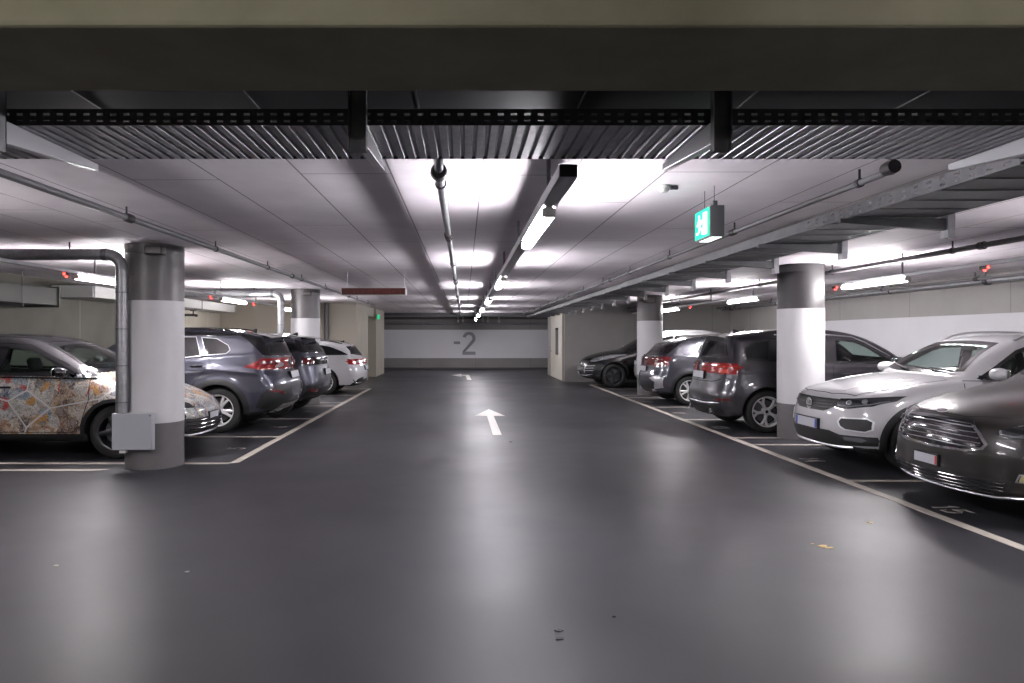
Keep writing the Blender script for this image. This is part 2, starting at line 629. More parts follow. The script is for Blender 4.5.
flat_thing('direction_arrow', [[(.45, 10.92), (.59, 10.92), (.575, 13.55), (.80, 13.55), (.525, 14.85), (.20, 13.55), (.445, 13.55)]],
           'white arrow painted along the aisle floor, pointing at the far wall', 'arrow', 'arrow_paint')
flat_thing('direction_arrow', [[(.11, 25.0), (.27, 25.0), (.20, 28.2), (-.10, 28.2), (-.10, 28.9), (-.52, 28.0), (-.10, 27.0), (-.10, 27.6), (.06, 27.6)]],
           'small bent white arrow on the floor before the far wall', 'arrow', 'arrow_paint')

SEG = {  # strokes of each digit in a 1 x 2 cell
    '1': [[(.25, 1.6), (.6, 2), (.6, 0)]], '2': [[(0, 1.6), (.2, 2), (.8, 2), (1, 1.6), (1, 1.25), (0, 0), (1, 0)]],
    '3': [[(0, 2), (1, 2), (.45, 1.2), (.8, 1.15), (1, .8), (1, .35), (.75, 0), (.2, 0), (0, .3)]],
    '4': [[(.75, 0), (.75, 2), (0, .6), (1, .6)]], '5': [[(.95, 2), (.1, 2), (.05, 1.1), (.6, 1.25), (1, .9), (1, .35), (.7, 0), (.2, 0), (0, .3)]],
    '6': [[(.85, 2), (.3, 1.5), (0, .8), (0, .3), (.3, 0), (.7, 0), (1, .3), (1, .8), (.7, 1.1), (.3, 1.1), (0, .8)]],
    '7': [[(0, 2), (1, 2), (.35, 0)]], '8': [[(.3, 1.1), (0, .75), (0, .3), (.3, 0), (.7, 0), (1, .3), (1, .75), (.7, 1.1), (.3, 1.1), (.1, 1.4), (.1, 1.75), (.35, 2), (.65, 2), (.9, 1.75), (.9, 1.4), (.7, 1.1)]],
    '9': [[(.15, 0), (.7, .5), (1, 1.2), (1, 1.7), (.7, 2), (.3, 2), (0, 1.7), (0, 1.2), (.3, .9), (.7, .9), (1, 1.2)]], '0': [[(.3, 0), (0, .4), (0, 1.6), (.3, 2), (.7, 2), (1, 1.6), (1, .4), (.7, 0), (.3, 0)]],
}


def stroke_quads(s, w):
    """outline quads (a, b) of a digit string, cells 1 x 2 wide with gaps"""
    out = []
    for i, ch in enumerate(s):
        for st in SEG[ch]:
            for (a, b) in zip(st[:-1], st[1:]):
                dx, dy = b[0] - a[0], b[1] - a[1]
                L = math.hypot(dx, dy)
                nx, ny = -dy / L * w / 2, dx / L * w / 2
                ex, ey = dx / L * w / 2.4, dy / L * w / 2.4
                out.append([(a[0] - ex + nx + i * 1.5, a[1] - ey + ny), (a[0] - ex - nx + i * 1.5, a[1] - ey - ny),
                            (b[0] + ex - nx + i * 1.5, b[1] + ey - ny), (b[0] + ex + nx + i * 1.5, b[1] + ey + ny)])
    return out


def bay_number(s, x, y, side, label):
    """digits read from the aisle, tops toward the side wall"""
    k = .105
    n = len(s) * 1.5 - .5
    ps = []
    for q in stroke_quads(s, .26):
        if side == 'R':
            ps.append([(x + b * k, y + (n / 2 - a) * k) for a, b in q])
        else:
            ps.append([(x - b * k, y + (a - n / 2) * k) for a, b in q])
    mb = MB()
    for i, p in enumerate(ps):
        mb.prism(p, lambda a, b: (a, b, .0005), (0, 0, .0025 + .0001 * i))
    o = mb.build('bay_number', 'marking_worn', smooth=0)
    recenter(o)
    tag(o, label, 'number', 'numbers painted in the parking bays')


bay_number('15', 4.22, 6.22, 'R', 'worn bay number on the floor before the dark brown car')
bay_number('14', 4.22, 8.72, 'R', 'worn bay number on the floor below the white car bumper')
bay_number('13', 4.22, 11.85, 'R', 'worn bay number on the floor behind the slate people carrier tail')
bay_number('12', 4.22, 14.15, 'R', 'worn bay number in the empty bay before the grey coupe-like hatchback')
bay_number('11', 4.22, 16.5, 'R', 'worn bay number on the floor behind the grey hatchback tail')
bay_number('5', -3.02, 9.62, 'L', 'worn bay number on the floor before the collage-wrapped car')
bay_number('6', -3.02, 11.9, 'L', 'worn bay number on the floor behind the grey-blue SUV tail')
bay_number('7', -3.02, 14.3, 'L', 'worn bay number on the floor behind the second SUV on the left')

# ---- level number on the far wall
mb = MB()


def wall_poly(p):
    mb.prism(p, lambda a, b: (a, Y1 - .006, b), (0, .005, 0))


def wall2(cx, z0, w, h, t):
    """a grotesque figure two: top bowl, diagonal and foot"""
    r = w / 2
    outer = arc((cx, z0 + h - r), r, math.radians(170), math.radians(-32), 18)
    inner = arc((cx, z0 + h - r), r - t, math.radians(170), math.radians(-32), 18)
    for i in range(18):
        wall_poly([outer[i], outer[i + 1], inner[i + 1], inner[i]])
    wall_poly([outer[-1], inner[-1], (cx - r, z0 + t * .6), (cx - r, z0 + t), (cx - r + t * .95, z0 + t)])
    wall_poly([(cx - r, z0), (cx + r, z0), (cx + r, z0 + t), (cx - r, z0 + t)])


wall2((469 - CX) * 33.5 / FPX, .68, .62, 1.10, .15)
xm = (457 - CX) * 33.5 / FPX
wall_poly([(xm - .15, 1.19), (xm + .15, 1.19), (xm + .15, 1.32), (xm - .15, 1.32)])
o = mb.build('level_number', 'number_grey', smooth=0, fix=True)
recenter(o)
tag(o, 'big grey figures minus two painted on the white band of the far wall', 'number')
# ================================================================= ceiling services
def rel(mb, org):
    mb.v = [(p[0] - org[0], p[1] - org[1], p[2] - org[2]) for p in mb.v]
    return mb


# ---- wide ribbed cable tray that crosses the hall behind the beam
T = empty('cable_tray', (0, 3.1, 2.38), 'wide ribbed steel cable tray crossing the hall under the ceiling behind the concrete beam', 'cable tray')
T_ORG = (0, 3.1, 2.38)
yn, yf, zb = 2.83, 3.36, 2.385


def ribbed():
    mb = MB()
    p = .0535
    x = XL + .1
    prof = []
    while x < XR - .1:
        prof += [(x, 0), (x + .032, 0), (x + .037, .012), (x + .048, .012)]
        x += p
    vs, fs = [], []
    for y in (yn, yf):
        for (a, b) in prof:
            vs.append((a, y, zb + b))
    n = len(prof)
    for i in range(n - 1):
        fs.append((i, i + 1, n + i + 1, n + i))
    mb.add(vs, fs)
    o = rel(mb, T_ORG).build('tray_floor', 'galvanised', T, smooth=0, fix=False)
    sol = o.modifiers.new('thickness', 'SOLIDIFY')
    sol.thickness = .002
    sol.offset = 1


ribbed()


def slotted_rail(name, y, m):
    """upright side with two rows of slots cut right through"""
    xs = [XL + .1]
    p, s = .054, .024
    x = XL + .16
    cuts = []
    while x < XR - .25:
        cuts.append((x, x + s))
        x += p
    rows = [(zb, zb + .012, False), (zb + .012, zb + .022, True), (zb + .022, zb + .040, False), (zb + .040, zb + .050, True), (zb + .050, zb + .066, False)]
    mb = MB()
    for z0, z1, slot in rows:
        if not slot:
            mb.box(XL + .1, XR - .1, y - .001, y + .001, z0, z1)
        else:
            prev = XL + .1
            for a, b in cuts:
                mb.box(prev, a, y - .001, y + .001, z0, z1)
                prev = b
            mb.box(prev, XR - .1, y - .001, y + .001, z0, z1)
    # rolled lip at the top
    mb.box(XL + .1, XR - .1, y - .001, y + .014 if y < 3 else y + .001, zb + .064, zb + .067)
    rel(mb, T_ORG).build(name, m, T, smooth=0, fix=False)


slotted_rail('side_rail', yn, 'steel_dark')
slotted_rail('side_rail', yf, 'galvanised_dull')
for k in range(-4, 6):
    bx = 1.0 + 1.413 * k
    if not XL + .2 < bx < XR - .2:
        continue
    # tapering cantilever arm below the tray, and the hanger post it is bolted to
    arm = MB().prism([(2.74, 2.292), (2.74, 2.384), (3.46, 2.384), (3.46, 2.352)], lambda a, b: (bx - .02, a, b), (.04, 0, 0))
    rel(arm, T_ORG).build('cantilever_arm', 'steel_pale', T, smooth=0, bevel=.003)
    post = MB()
    post.box(bx - .035, bx + .035, 2.735, 2.741, 2.25, CEIL)
    post.box(bx - .035, bx - .031, 2.70, 2.741, 2.25, CEIL)
    post.box(bx + .031, bx + .035, 2.70, 2.741, 2.25, CEIL)
    rel(post, T_ORG).build('hanger_post', 'galvanised_dull', T, smooth=0)
# power cables lying in the tray
for k, (yy, r) in enumerate(((2.93, .016), (3.0, .02), (3.1, .014), (3.2, .018))):
    pts = [(XL + .15 + i * .42, yy + .018 * math.sin(i * 1.3 + k), zb + .016 + r) for i in range(40)]
    cb = MB().tube(pts, r, 8)
    o = cb.build('power_cable', 'plastic_dark')
    recenter(o)
    tag(o, 'dark power cable lying in the wide cross tray', 'cable', 'power cables in the cross tray')

# ---- long tray running down the right of the aisle
L_ORG = (3.06, 17, 2.38)
L = empty('cable_tray', L_ORG, 'long steel cable tray running down the right side of the aisle on cantilever arms', 'cable tray')
mb = MB()
ya, yb_ = 3.46, 30.5
xl, xr = 2.75, 3.38
mb.box(xl, xr, ya, yb_, 2.385, 2.388)
y = ya
while y < yb_ - .3:
    mb.box(xl + .02, xr - .02, y, y + .03, 2.380, 2.385)
    y += .30
rel(mb, L_ORG).build('tray_floor', 'galvanised_dull', L, smooth=0)


def rail2(x, zt, m):
    mb = MB()
    # slots near the camera, plain further away
    for z0, z1, slot in ((2.383, 2.400, 0), (2.400, 2.413, 1), (2.413, 2.435, 0), (2.435, 2.448, 1), (2.448, zt, 0)):
        if not slot:
            mb.box(x - .001, x + .001, ya, yb_, z0, z1)
        else:
            prev = ya
            yy = ya + .06
            while yy < 5.6:
                mb.box(x - .001, x + .001, prev, yy, z0, z1)
                prev = yy + .045
                yy += .12
            mb.box(x - .001, x + .001, prev, yb_, z0, z1)
    mb.box(x - .001, x + .016, ya, yb_, zt - .003, zt)
    rel(mb, L_ORG).build('side_rail', m, L, smooth=0, fix=False)


rail2(xl, 2.468, 'galvanised_dull')
rail2(xr, 2.468, 'galvanised_dull')
k = 0
y = 5.04
while y < 30:
    arm = MB().prism([(2.70, 2.350), (2.70, 2.381), (3.46, 2.381), (3.46, 2.295)], lambda a, b: (a, y - .02, b), (0, .04, 0))
    rel(arm, L_ORG).build('cantilever_arm', 'galvanised_dull', L, smooth=0)
    post = MB()
    post.box(3.458, 3.464, y - .04, y + .04, 2.24, CEIL)
    post.box(3.464, 3.51, y - .04, y - .036, 2.24, CEIL)
    post.box(3.464, 3.51, y + .036, y + .04, 2.24, CEIL)
    rel(post, L_ORG).build('hanger_post', 'galvanised', L, smooth=0)
    y += 1.4
for k, (xx, r) in enumerate(((2.85, .018), (2.95, .022), (3.08, .016), (3.22, .02))):
    pts = [(xx + .015 * math.sin(i * .9 + k), ya + .1 + i * .45, 2.389 + r) for i in range(59)]
    o = MB().tube(pts, r, 8).build('power_cable', 'plastic_dark')
    recenter(o)
    tag(o, 'dark power cable lying in the long aisle tray', 'cable', 'power cables in the aisle tray')


# ---- flat duct tight under the ceiling above the cross tray
FD = (0, 3.06, 2.535)
fd = empty('flat_duct', FD, 'flat dark duct under the ceiling just above the wide cross tray, behind the beam', 'duct')
rel(MB().box(XL + .1, XR - .1, 2.83, 3.30, 2.535, 2.612), FD).build('duct_body', 'steel_dark', fd, smooth=0, bevel=.004)
fx = XL + .6
while fx < XR - .3:
    rel(MB().box(fx - .004, fx + .004, 2.826, 3.304, 2.530, 2.617), FD).build('duct_joint', 'galvanised_dull', fd, smooth=0)
    fx += .70

# ---- pipes under the ceiling
def run_pipe(name, x, z, y0, y1, r, m, label, cat, clips, sag=0, end=None):
    org = (x, (y0 + y1) / 2, z)
    o = empty(name, org, label, cat)
    pts = [(x, y1, z), (x, y0, z)]
    if end == 'up':
        pts = [(x, y1, z), (x, y0 + .09, z), (x, y0 + .05, z + .003), (x, y0 + .02, z + .02), (x, y0, z + .05), (x, y0, CEIL)]
    rel(MB().tube(pts, r, 14), org).build('pipe_run', m, o)
    y = y0 + .35
    i = 0
    while y < y1:
        c = MB()
        c.lathe([(r, -.018), (r + .008, -.018), (r + .008, .018), (r, .018)], (x, y, z), 'y', 14)
        c.box(x - .006, x + .006, y - .006, y + .006, z + r, CEIL)
        rel(c, org).build('hanger_clip', 'cast_dark' if i % 3 == 1 else 'steel_dark', o, smooth=30)
        y += clips
        i += 1
    # couplings
    for yy in np.arange(y0 + 2.5, y1, 5.6):
        rel(MB().lathe([(r, -.04), (r * 1.45, -.036), (r * 1.45, .036), (r, .04)], (x, float(yy), z), 'y', 14), org).build('coupling', 'cast_dark', o)
    return o, org


o, g = run_pipe('sprinkler_pipe', -.143, 2.47, 3.95, 31.4, .027, 'galvanised', 'steel sprinkler pipe along the middle of the ceiling, just left of the aisle lights', 'pipe', 2.35, end='up')
rel(MB().lathe([(.0, -.05), (.045, -.045), (.05, 0), (.045, .045), (0, .05)], (-.143, 4.02, 2.475), 'y', 16), g).build('end_fitting', 'cast_dark', o)
run_pipe('conduit_pipe', -2.82, 2.53, 3.4, 22.3, .026, 'pipe_grey', 'thin grey conduit on the left half of the ceiling, crossing above the nearest left column', 'pipe', 2.1)
o, g = run_pipe('conduit_pipe', 2.57, 2.53, 4.2, 30.5, .021, 'pipe_grey', 'thin grey conduit under the ceiling just left of the long aisle tray', 'pipe', 2.1, end='up')
rel(MB().lathe([(.0, -.05), (.04, -.045), (.045, 0), (.04, .045), (0, .05)], (2.57, 4.22, 2.55), 'y', 16), g).build('end_fitting', 'cast_dark', o)
run_pipe('conduit_pipe', 5.55, 2.51, 5.0, 23.7, .03, 'pipe_dark', 'dark pipe under the ceiling above the right parking row', 'pipe', 2.6)
run_pipe('conduit_pipe', 8.75, 2.47, 3.6, 23.7, .05, 'galvanised', 'bright steel pipe running along the top of the right wall', 'pipe', 2.6)
run_pipe('conduit_pipe', 8.58, 2.50, 3.6, 23.7, .03, 'pipe_grey', 'thinner grey pipe beside the bright pipe on the right wall', 'pipe', 2.6)

# ---- rainwater pipes that turn down beside the left columns
def down_pipe(xc, y, r, z, xend, zlow, label, bend=.17):
    org = (xc, y, zlow)
    o = empty('drain_pipe', org, label, 'pipe')
    pts = [(xend, y, z)]
    pts += [(xc - bend + bend * math.sin(a), y, z - bend + bend * math.cos(a)) for a in [PI / 2 * i / 10 for i in range(11)]]
    rel(MB().tube(pts, r, 24), org).build('upper_pipe', 'galvanised', o)
    rel(MB().tube([(xc, y, z - bend), (xc, y, zlow)], r, 24), org).build('down_pipe', 'galvanised', o)
    # joints and straps
    for zz in np.arange(zlow + .12, z - bend, .42):
        rel(MB().lathe([(r, -.006), (r + .004, -.005), (r + .004, .005), (r, .006)], (xc, y, float(zz)), 'z', 24), org).build('joint_ring', 'galvanised_dull', o)
    for xx in (xc - bend - .02, xc - 1.45, xc - 2.6):
        if xx > xend:
            rel(MB().lathe([(r, -.03), (r + .007, -.027), (r + .007, .027), (r, .03)], (xx, y, z), 'x', 24), org).build('coupling', 'galvanised_dull', o)
    for xx in (xc - .6, xc - 2.2):
        if xx > xend:
            h = MB().box(xx - .008, xx + .008, y - .004, y + .004, z + r, CEIL)
            rel(h, org).build('hanger_rod', 'steel_dark', o)
    return o


down_pipe(-3.925, 8.03, .066, 2.475, XL + .05, .662, 'thick steel drain pipe that bends down beside the nearest left column')
down_pipe(-4.08, 15.60, .080, 2.49, -6.9, .0, 'steel drain pipe that bends down beside the further left column')

# grey cabinet at the foot of the near drain pipe
cab = empty('junction_cabinet', (-3.78, 7.93, .24), 'pale grey steel box at the foot of the drain pipe, before the nearest left column', 'cabinet')
rel(MB().box(-4.01, -3.55, 7.972, 8.045, .24, .66), (-3.78, 7.93, .24)).build('cabinet_body', 'cabinet_grey', cab, bevel=.006)
rel(MB().box(-4.005, -3.555, 7.96, 7.972, .245, .655), (-3.78, 7.93, .24)).build('cabinet_door', 'cabinet_grey', cab, bevel=.004)
rel(MB().lathe([(0, -.004), (.008, -.004), (.008, .002)], (-3.57, 7.958, .635), 'y', 12), (-3.78, 7.93, .24)).build('lock', 'steel_dark', cab)
rel(MB().box(-3.93, -3.86, 7.98, 8.03, .205, .24), (-3.78, 7.93, .24)).build('cable_gland', 'plastic_white', cab)

# air duct along the left wall and the pale duct beyond it
a = empty('air_duct', (-7.45, 7.4, 2.08), 'grey sheet steel air duct along the top of the left wall', 'duct')
rel(MB().box(-7.78, -7.12, 2.4, 12.3, 2.08, 2.38), (-7.45, 7.4, 2.08)).build('duct_body', 'duct_grey', a, smooth=0, bevel=.006)
for yy in (4.4, 6.4, 8.4, 10.4, 12.28):
    mb = MB()
    mb.box(-7.785, -7.09, yy - .02, yy + .02, 2.05, 2.08)
    mb.box(-7.785, -7.09, yy - .02, yy + .02, 2.38, 2.41)
    mb.box(-7.12, -7.09, yy - .02, yy + .02, 2.08, 2.38)
    rel(mb, (-7.45, 7.4, 2.08)).build('duct_flange', 'duct_grey', a, smooth=0)
for yy in (3.4, 7.4, 11.2):
    mb = MB()
    mb.box(-7.07, -7.06, yy - .01, yy + .01, 2.03, CEIL)
    mb.box(-7.79, -7.05, yy - .015, yy + .015, 2.02, 2.05)
    rel(mb, (-7.45, 7.4, 2.08)).build('duct_hanger', 'steel_dark', a, smooth=0)
b = empty('air_duct', (-7.4, 17.0, 2.28), 'pale duct further along the left wall above the parked cars', 'duct')
rel(MB().box(-7.78, -7.0, 13.2, 21.5, 2.28, 2.50), (-7.4, 17.0, 2.28)).build('duct_body', 'plastic_white', b, smooth=0, bevel=.006)
for yy in (13.25, 16.0, 18.7, 21.4):
    rel(MB().box(-7.785, -6.985, yy - .02, yy + .02, 2.265, 2.515), (-7.4, 17.0, 2.28)).build('duct_flange', 'galvanised', b, smooth=0)
# valve on the wall between the left columns
vx, vy, vz = at(188, 315, 19.4)
vx = XL
va = empty('wall_valve', (vx, vy, vz), 'small dark valve on a pipe stub on the left wall above the first SUV', 'valve')
MB().tube([(0, 0, 0), (.30, 0, 0), (.42, 0, -.02)], .035, 12).build('stub_pipe', 'pipe_dark', va)
MB().tube([(.3, 0, .03), (.3, 0, .12)], .02, 10).build('valve_stem', 'pipe_dark', va)
MB().lathe([(0, 0), (.09, 0), (.09, .02), (0, .02)], (.3, 0, .11), 'z', 18).build('hand_wheel', 'cast_dark', va)
# dark standpipe on the far left core
sx = (326 - CX) * 22.2 / FPX
o = MB().tube([(sx, 22.25, 0), (sx, 22.25, CEIL)], .075, 18).build('standpipe', 'pipe_dark')
tag(recenter(o), 'dark vertical pipe on the cream wall behind the white estate car', 'pipe')

# pipes across the top of the far wall
for (z, r, m_, lab) in ((2.17, .04, 'galvanised', 'pale pipe running across the far wall above the white band'), (2.42, .05, 'pipe_dark', 'dark pipe running across the very top of the far wall')):
    o = MB().tube([(-6.5, 33.3, z), (8.0, 33.3, z)], r, 12).build('wall_pipe', m_)
    recenter(o)
    tag(o, lab, 'pipe')
for i, px in enumerate((458, 463, 483, 488, 499)):
    x = (px - CX) * 33.0 / FPX
    q = empty('pendant_nozzle', (x, 33.0, 2.22), 'one of the small pale nozzles hanging under the ceiling before the far wall', 'nozzle', 'nozzles before the far wall')
    MB().tube([(0, 0, .40), (0, 0, .10)], .018, 8).build('drop_pipe', 'steel_pale', q)
    MB().lathe([(0, 0), (.05, .01), (.06, .06), (.03, .11), (0, .11)], (0, 0, 0), 'z', 14).build('nozzle_head', 'plastic_white', q)

# ---- lights
def trunk(name, x, y0, y1, label, z0=2.385, z1=2.50, w=.075):
    org = (x, (y0 + y1) / 2, z0)
    o = empty(name, org, label, 'light track')
    mb = MB()
    mb.box(x - w, x + w, y0, y1, z1 - .004, z1)
    mb.box(x - w, x - w + .004, y0, y1, z0, z1)
    mb.box(x + w - .004, x + w, y0, y1, z0, z1)
    mb.box(x - w, x + w, y0, y1, z0, z0 + .004)
    rel(mb, org).build('track_channel', 'steel_pale', o, smooth=0)
    rel(MB().box(x - w + .003, x + w - .003, y0 - .004, y0 + .01, z0 + .003, z1 - .003), org).build('end_cap', 'cast_dark', o, smooth=0)
    yy = y0 + .8
    while yy < y1:
        rel(MB().box(x - .012, x + .012, yy - .003, yy + .003, z1, CEIL), org).build('hanger_strap', 'galvanised', o, smooth=0)
        yy += 2.35
    return o


trunk('light_track', .51, 3.42, 32.6, 'steel lighting track under the ceiling over the aisle, carrying the row of tube lights', 2.31, 2.375, .045)
trunk('light_track', -4.8, 3.6, 22.2, 'thin lighting track over the left parking row', 2.31, 2.35, .028)
trunk('light_track', 5.7, 3.6, 23.6, 'thin lighting track over the right parking row', 2.31, 2.35, .028)


def luminaire_proto(m):
    q = empty('tube_luminaire', (0, 0, 2.32))
    MB().box(-.022, .022, -.77, .77, .052, .064).build('lamp_tray', 'plastic_white', q, bevel=.003)
    MB().rbox(-.040, .040, -.74, .74, .0, .056, .022).build('light_tube', m, q)
    for s in (-1, 1):
        MB().rbox(-.043, .043, .755 * s - .014, .755 * s + .014, .0, .058, .012).build('lamp_end', 'plastic_white', q)
    return q


pa, ps = luminaire_proto('tube_light'), luminaire_proto('tube_light_side')
ORD = ['nearest', 'second', 'third', 'fourth', 'fifth', 'sixth', 'seventh', 'eighth']


def place_lights(proto, x, ys, labels, group):
    for i, (y, lab) in enumerate(zip(ys, labels)):
        o = proto if i == 0 else copy_tree(proto)
        o.location = (x, y, 2.245)
        tag(o, lab, 'light', group)


aisle_y = [4.95, 9.8, 14.7, 19.6, 24.5, 30.0, -1.2, -6.0]
place_lights(pa, .51, aisle_y, ['%s lit tube light from the camera in the row over the aisle' % w for w in ORD[:6]] + [
             'lit tube light over the aisle behind the camera', 'rearmost lit tube light over the aisle behind the camera'], 'tube lights over the aisle')
place_lights(ps, -4.8, [9.4, 14.6, 19.4, 4.6, -1.2], ['lit tube light seen just left of the near drain pipe', 'lit tube light between the two left columns',
             'lit tube light furthest along the left parking row', 'lit tube light over the left row ahead of the wrapped car', 'added unseen tube light over the left row, brightening from behind the camera'], 'tube lights over the left parking row')  # last lamp of the left row is unseen, added to brighten the beam
ps2 = copy_tree(ps)
place_lights(ps2, 5.7, [9.75, 14.3, 19.3, 5.0, -1.2], ['lit tube light right of the nearest right column', 'lit tube light left of the nearest right column',
             'lit tube light beside the further right column', 'lit tube light over the dark brown car', 'added unseen tube light over the right row, brightening from behind the camera'], 'tube lights over the right parking row')  # last lamp on the right likewise unseen, added as fill from behind


def sensor(x, y, label):
    o = empty('bay_sensor', (x, y, 2.269), label, 'sensor', 'red bay sensors on the lighting tracks')
    MB().rbox(-.03, .03, -.05, .05, 0, .04, .01).build('sensor_body', 'plastic_dark', o)
    MB().lathe([(0, -.022), (.012, -.02), (.017, -.012), (.018, 0)], (0, 0, 0), 'z', 16).build('red_lens', 'red_led', o)
    MB().lathe([(0, -.058), (.012, -.056), (.018, -.048)], (0, 0, .02), 'y', 16).build('red_lens', 'red_led', o)
    return o


for x, y, lab in ((-4.8, 8.45, 'glowing red bay sensor nearest the near drain pipe'), (-4.8, 13.3, 'glowing red bay sensor just right of the nearest left column'),
                  (-4.8, 16.0, 'glowing red bay sensor left of the further drain pipe bend'), (-4.8, 18.2, 'glowing red bay sensor deepest in the left row'),
                  (5.7, 7.66, 'glowing red bay sensor high at the right, nearest the camera'), (5.7, 10.75, 'glowing red bay sensor beside the right tube light, by the column'),
                  (5.7, 17.65, 'glowing red bay sensor by the further right column')):
    sensor(x, y, lab)

# ---- emergency exit sign, green face toward the aisle
sgn = (1.75, 5.14, 2.245)
o = empty('exit_sign', sgn, 'lit green emergency exit sign with running figure, hung right of the aisle lights', 'exit sign')
MB().rbox(.0, .105, -.16, .16, 0, .225, .006).build('sign_case', 'sign_dark', o)
MB().box(-.004, .0, -.150, .150, .012, .213).build('green_face', 'sign_green', o, smooth=0)
pic = MB()


def face(p):
    pic.prism(p, lambda a, b: (-.0055, a, b), (.002, 0, 0))


face([(-.11, .03), (-.03, .03), (-.03, .19), (-.11, .19)])                       # doorway
face([(.055 + .014 * math.cos(q), .172 + .014 * math.sin(q)) for q in [2 * PI * i / 14 for i in range(14)]])   # head
face([(.02, .145), (.062, .155), (.072, .12), (.05, .09), (.03, .09)])            # trunk
face([(.03, .095), (.055, .095), (.012, .072), (-.002, .035), (-.018, .04), (-.004, .08)])   # leading leg
face([(.045, .10), (.062, .085), (.078, .062), (.118, .058), (.118, .045), (.070, .045), (.04, .075)])   # trailing leg
face([(.03, .15), (.03, .137), (.008, .128), (-.012, .148), (-.02, .14), (.004, .112)])   # leading arm
face([(.06, .155), (.09, .135), (.108, .11), (.098, .104), (.082, .122), (.06, .138)])   # trailing arm
pic.build('running_figure', 'sign_glow', o, smooth=0)
MB().box(.018, .088, -.15, .12, -.004, .0).build('downlight', 'sign_glow', o, smooth=0)
MB().rbox(.035, .07, -.12, -.07, .22, .265, .004).build('hanger_block', 'sign_dark', o)
for yy in (-.1, .1):
    MB().tube([(.052, yy, .22), (.052, yy, CEIL - sgn[2])], .0025, 6).build('hanger_wire', 'steel_dark', o)

# ---- smoke detector and its cable box
dx, dy, dz = at(664, 187, 763 / 153 + .05)
o = empty('smoke_detector', (dx, dy, CEIL - .05), 'small white smoke detector on the ceiling near the exit sign', 'smoke detector')
MB().lathe([(0, 0), (.022, 0), (.034, .012), (.036, .022), (.05, .026), (.05, .049)], (0, 0, 0), 'z', 24).build('detector_head', 'plastic_white', o)
MB().box(.045, .10, -.012, .012, .02, .048).build('cable_box', 'plastic_dark', o, bevel=.004)

# ---- dim red message display
d0 = 11.7
x0, x1 = (341 - CX) * d0 / FPX, (406.5 - CX) * d0 / FPX
zt, zbt = H - (287.6 - CY) * d0 / FPX, H - (295.2 - CY) * d0 / FPX
so = ((x0 + x1) / 2, d0, zbt)
o = empty('message_display', so, 'long narrow display box with dim red text, hung over the left of the aisle', 'display')
w2, h2 = (x1 - x0) / 2, zt - zbt
MB().rbox(-w2, w2, 0, .09, 0, h2, .004).build('display_case', 'plastic_white', o)
MB().box(-w2 + .012, w2 - .022, -.004, .002, .008, h2 - .008).build('display_panel', 'display_red', o, smooth=0)
dots = MB()
rnd = random.Random(3)
xx = -w2 + .20
while xx < w2 - .12:
    for cz in range(5):
        for cx_ in range(3):
            if rnd.random() < .55:
                dots.box(xx + cx_ * .012, xx + cx_ * .012 + .009, -.0055, -.003, .036 + cz * .012, .036 + cz * .012 + .009)
    xx += .05 if rnd.random() < .85 else .09
dots.build('lit_dots', 'display_dots', o, smooth=0)
for sx_ in (-w2 + .10, w2 - .04):
    MB().tube([(sx_, .045, h2), (sx_, .045, CEIL - zbt)], .004, 6).build('hanger_rod', 'steel_pale', o)

# ---- small green exit light at the far left core
q = at(378.5, 317.0, 26.9)
o = empty('exit_sign', (q[0], 26.85, q[2] - .1), 'tiny lit green exit sign on the far left cream pillar', 'exit sign')
MB().rbox(-.05, .05, 0, .15, 0, .2, .006).build('sign_case', 'plastic_white', o)
MB().box(-.04, .04, -.003, .001, .012, .19).build('green_face', 'sign_green', o, smooth=0)
# ---- dark boxes strapped to the column heads
for (x, y, w, h, z, lab) in ((4.80, 18.02, .28, .17, 2.40, 'dark loudspeaker box high on the further right column'),
                             (-3.50, 7.90, .20, .10, 2.46, 'small dark box high on the nearest left column'),
                             (-3.50, 15.62, .18, .09, 2.46, 'small dark box high on the further left column')):
    o = empty('speaker_box', (x, y, z), lab, 'speaker')
    MB().rbox(-w / 2, w / 2, -.03, .10, 0, h, .012).build('speaker_case', 'cast_dark', o)
    MB().rbox(-w / 2 + .012, w / 2 - .012, -.036, -.028, .012, h - .012, .004).build('speaker_grille', 'pipe_dark', o)
    MB().box(-.02, .02, .09, .125, h * .3, h * .6).build('mount', 'steel_dark', o)

# ---- litter on the aisle floor
def scrap(px, py, s, m_, lab, seed):
    d_ = 1071 / (py - CY)
    x = (px - CX) * d_ / FPX
    r_ = random.Random(seed)
    n = 9
    p = []
    for i in range(n):
        a_ = 2 * PI * i / n
        k_ = s * (.5 + .6 * r_.random())
        p.append((x + k_ * 1.5 * math.cos(a_), d_ + k_ * math.sin(a_)))
    mb = MB().prism(p, lambda a, b: (a, b, .001), (0, 0, .004))
    o = recenter(mb.build('litter_scrap' if 'grime' != m_ else 'dirt_spot', m_, smooth=0))
    tag(o, lab, 'litter' if m_ != 'grime' else 'dirt')


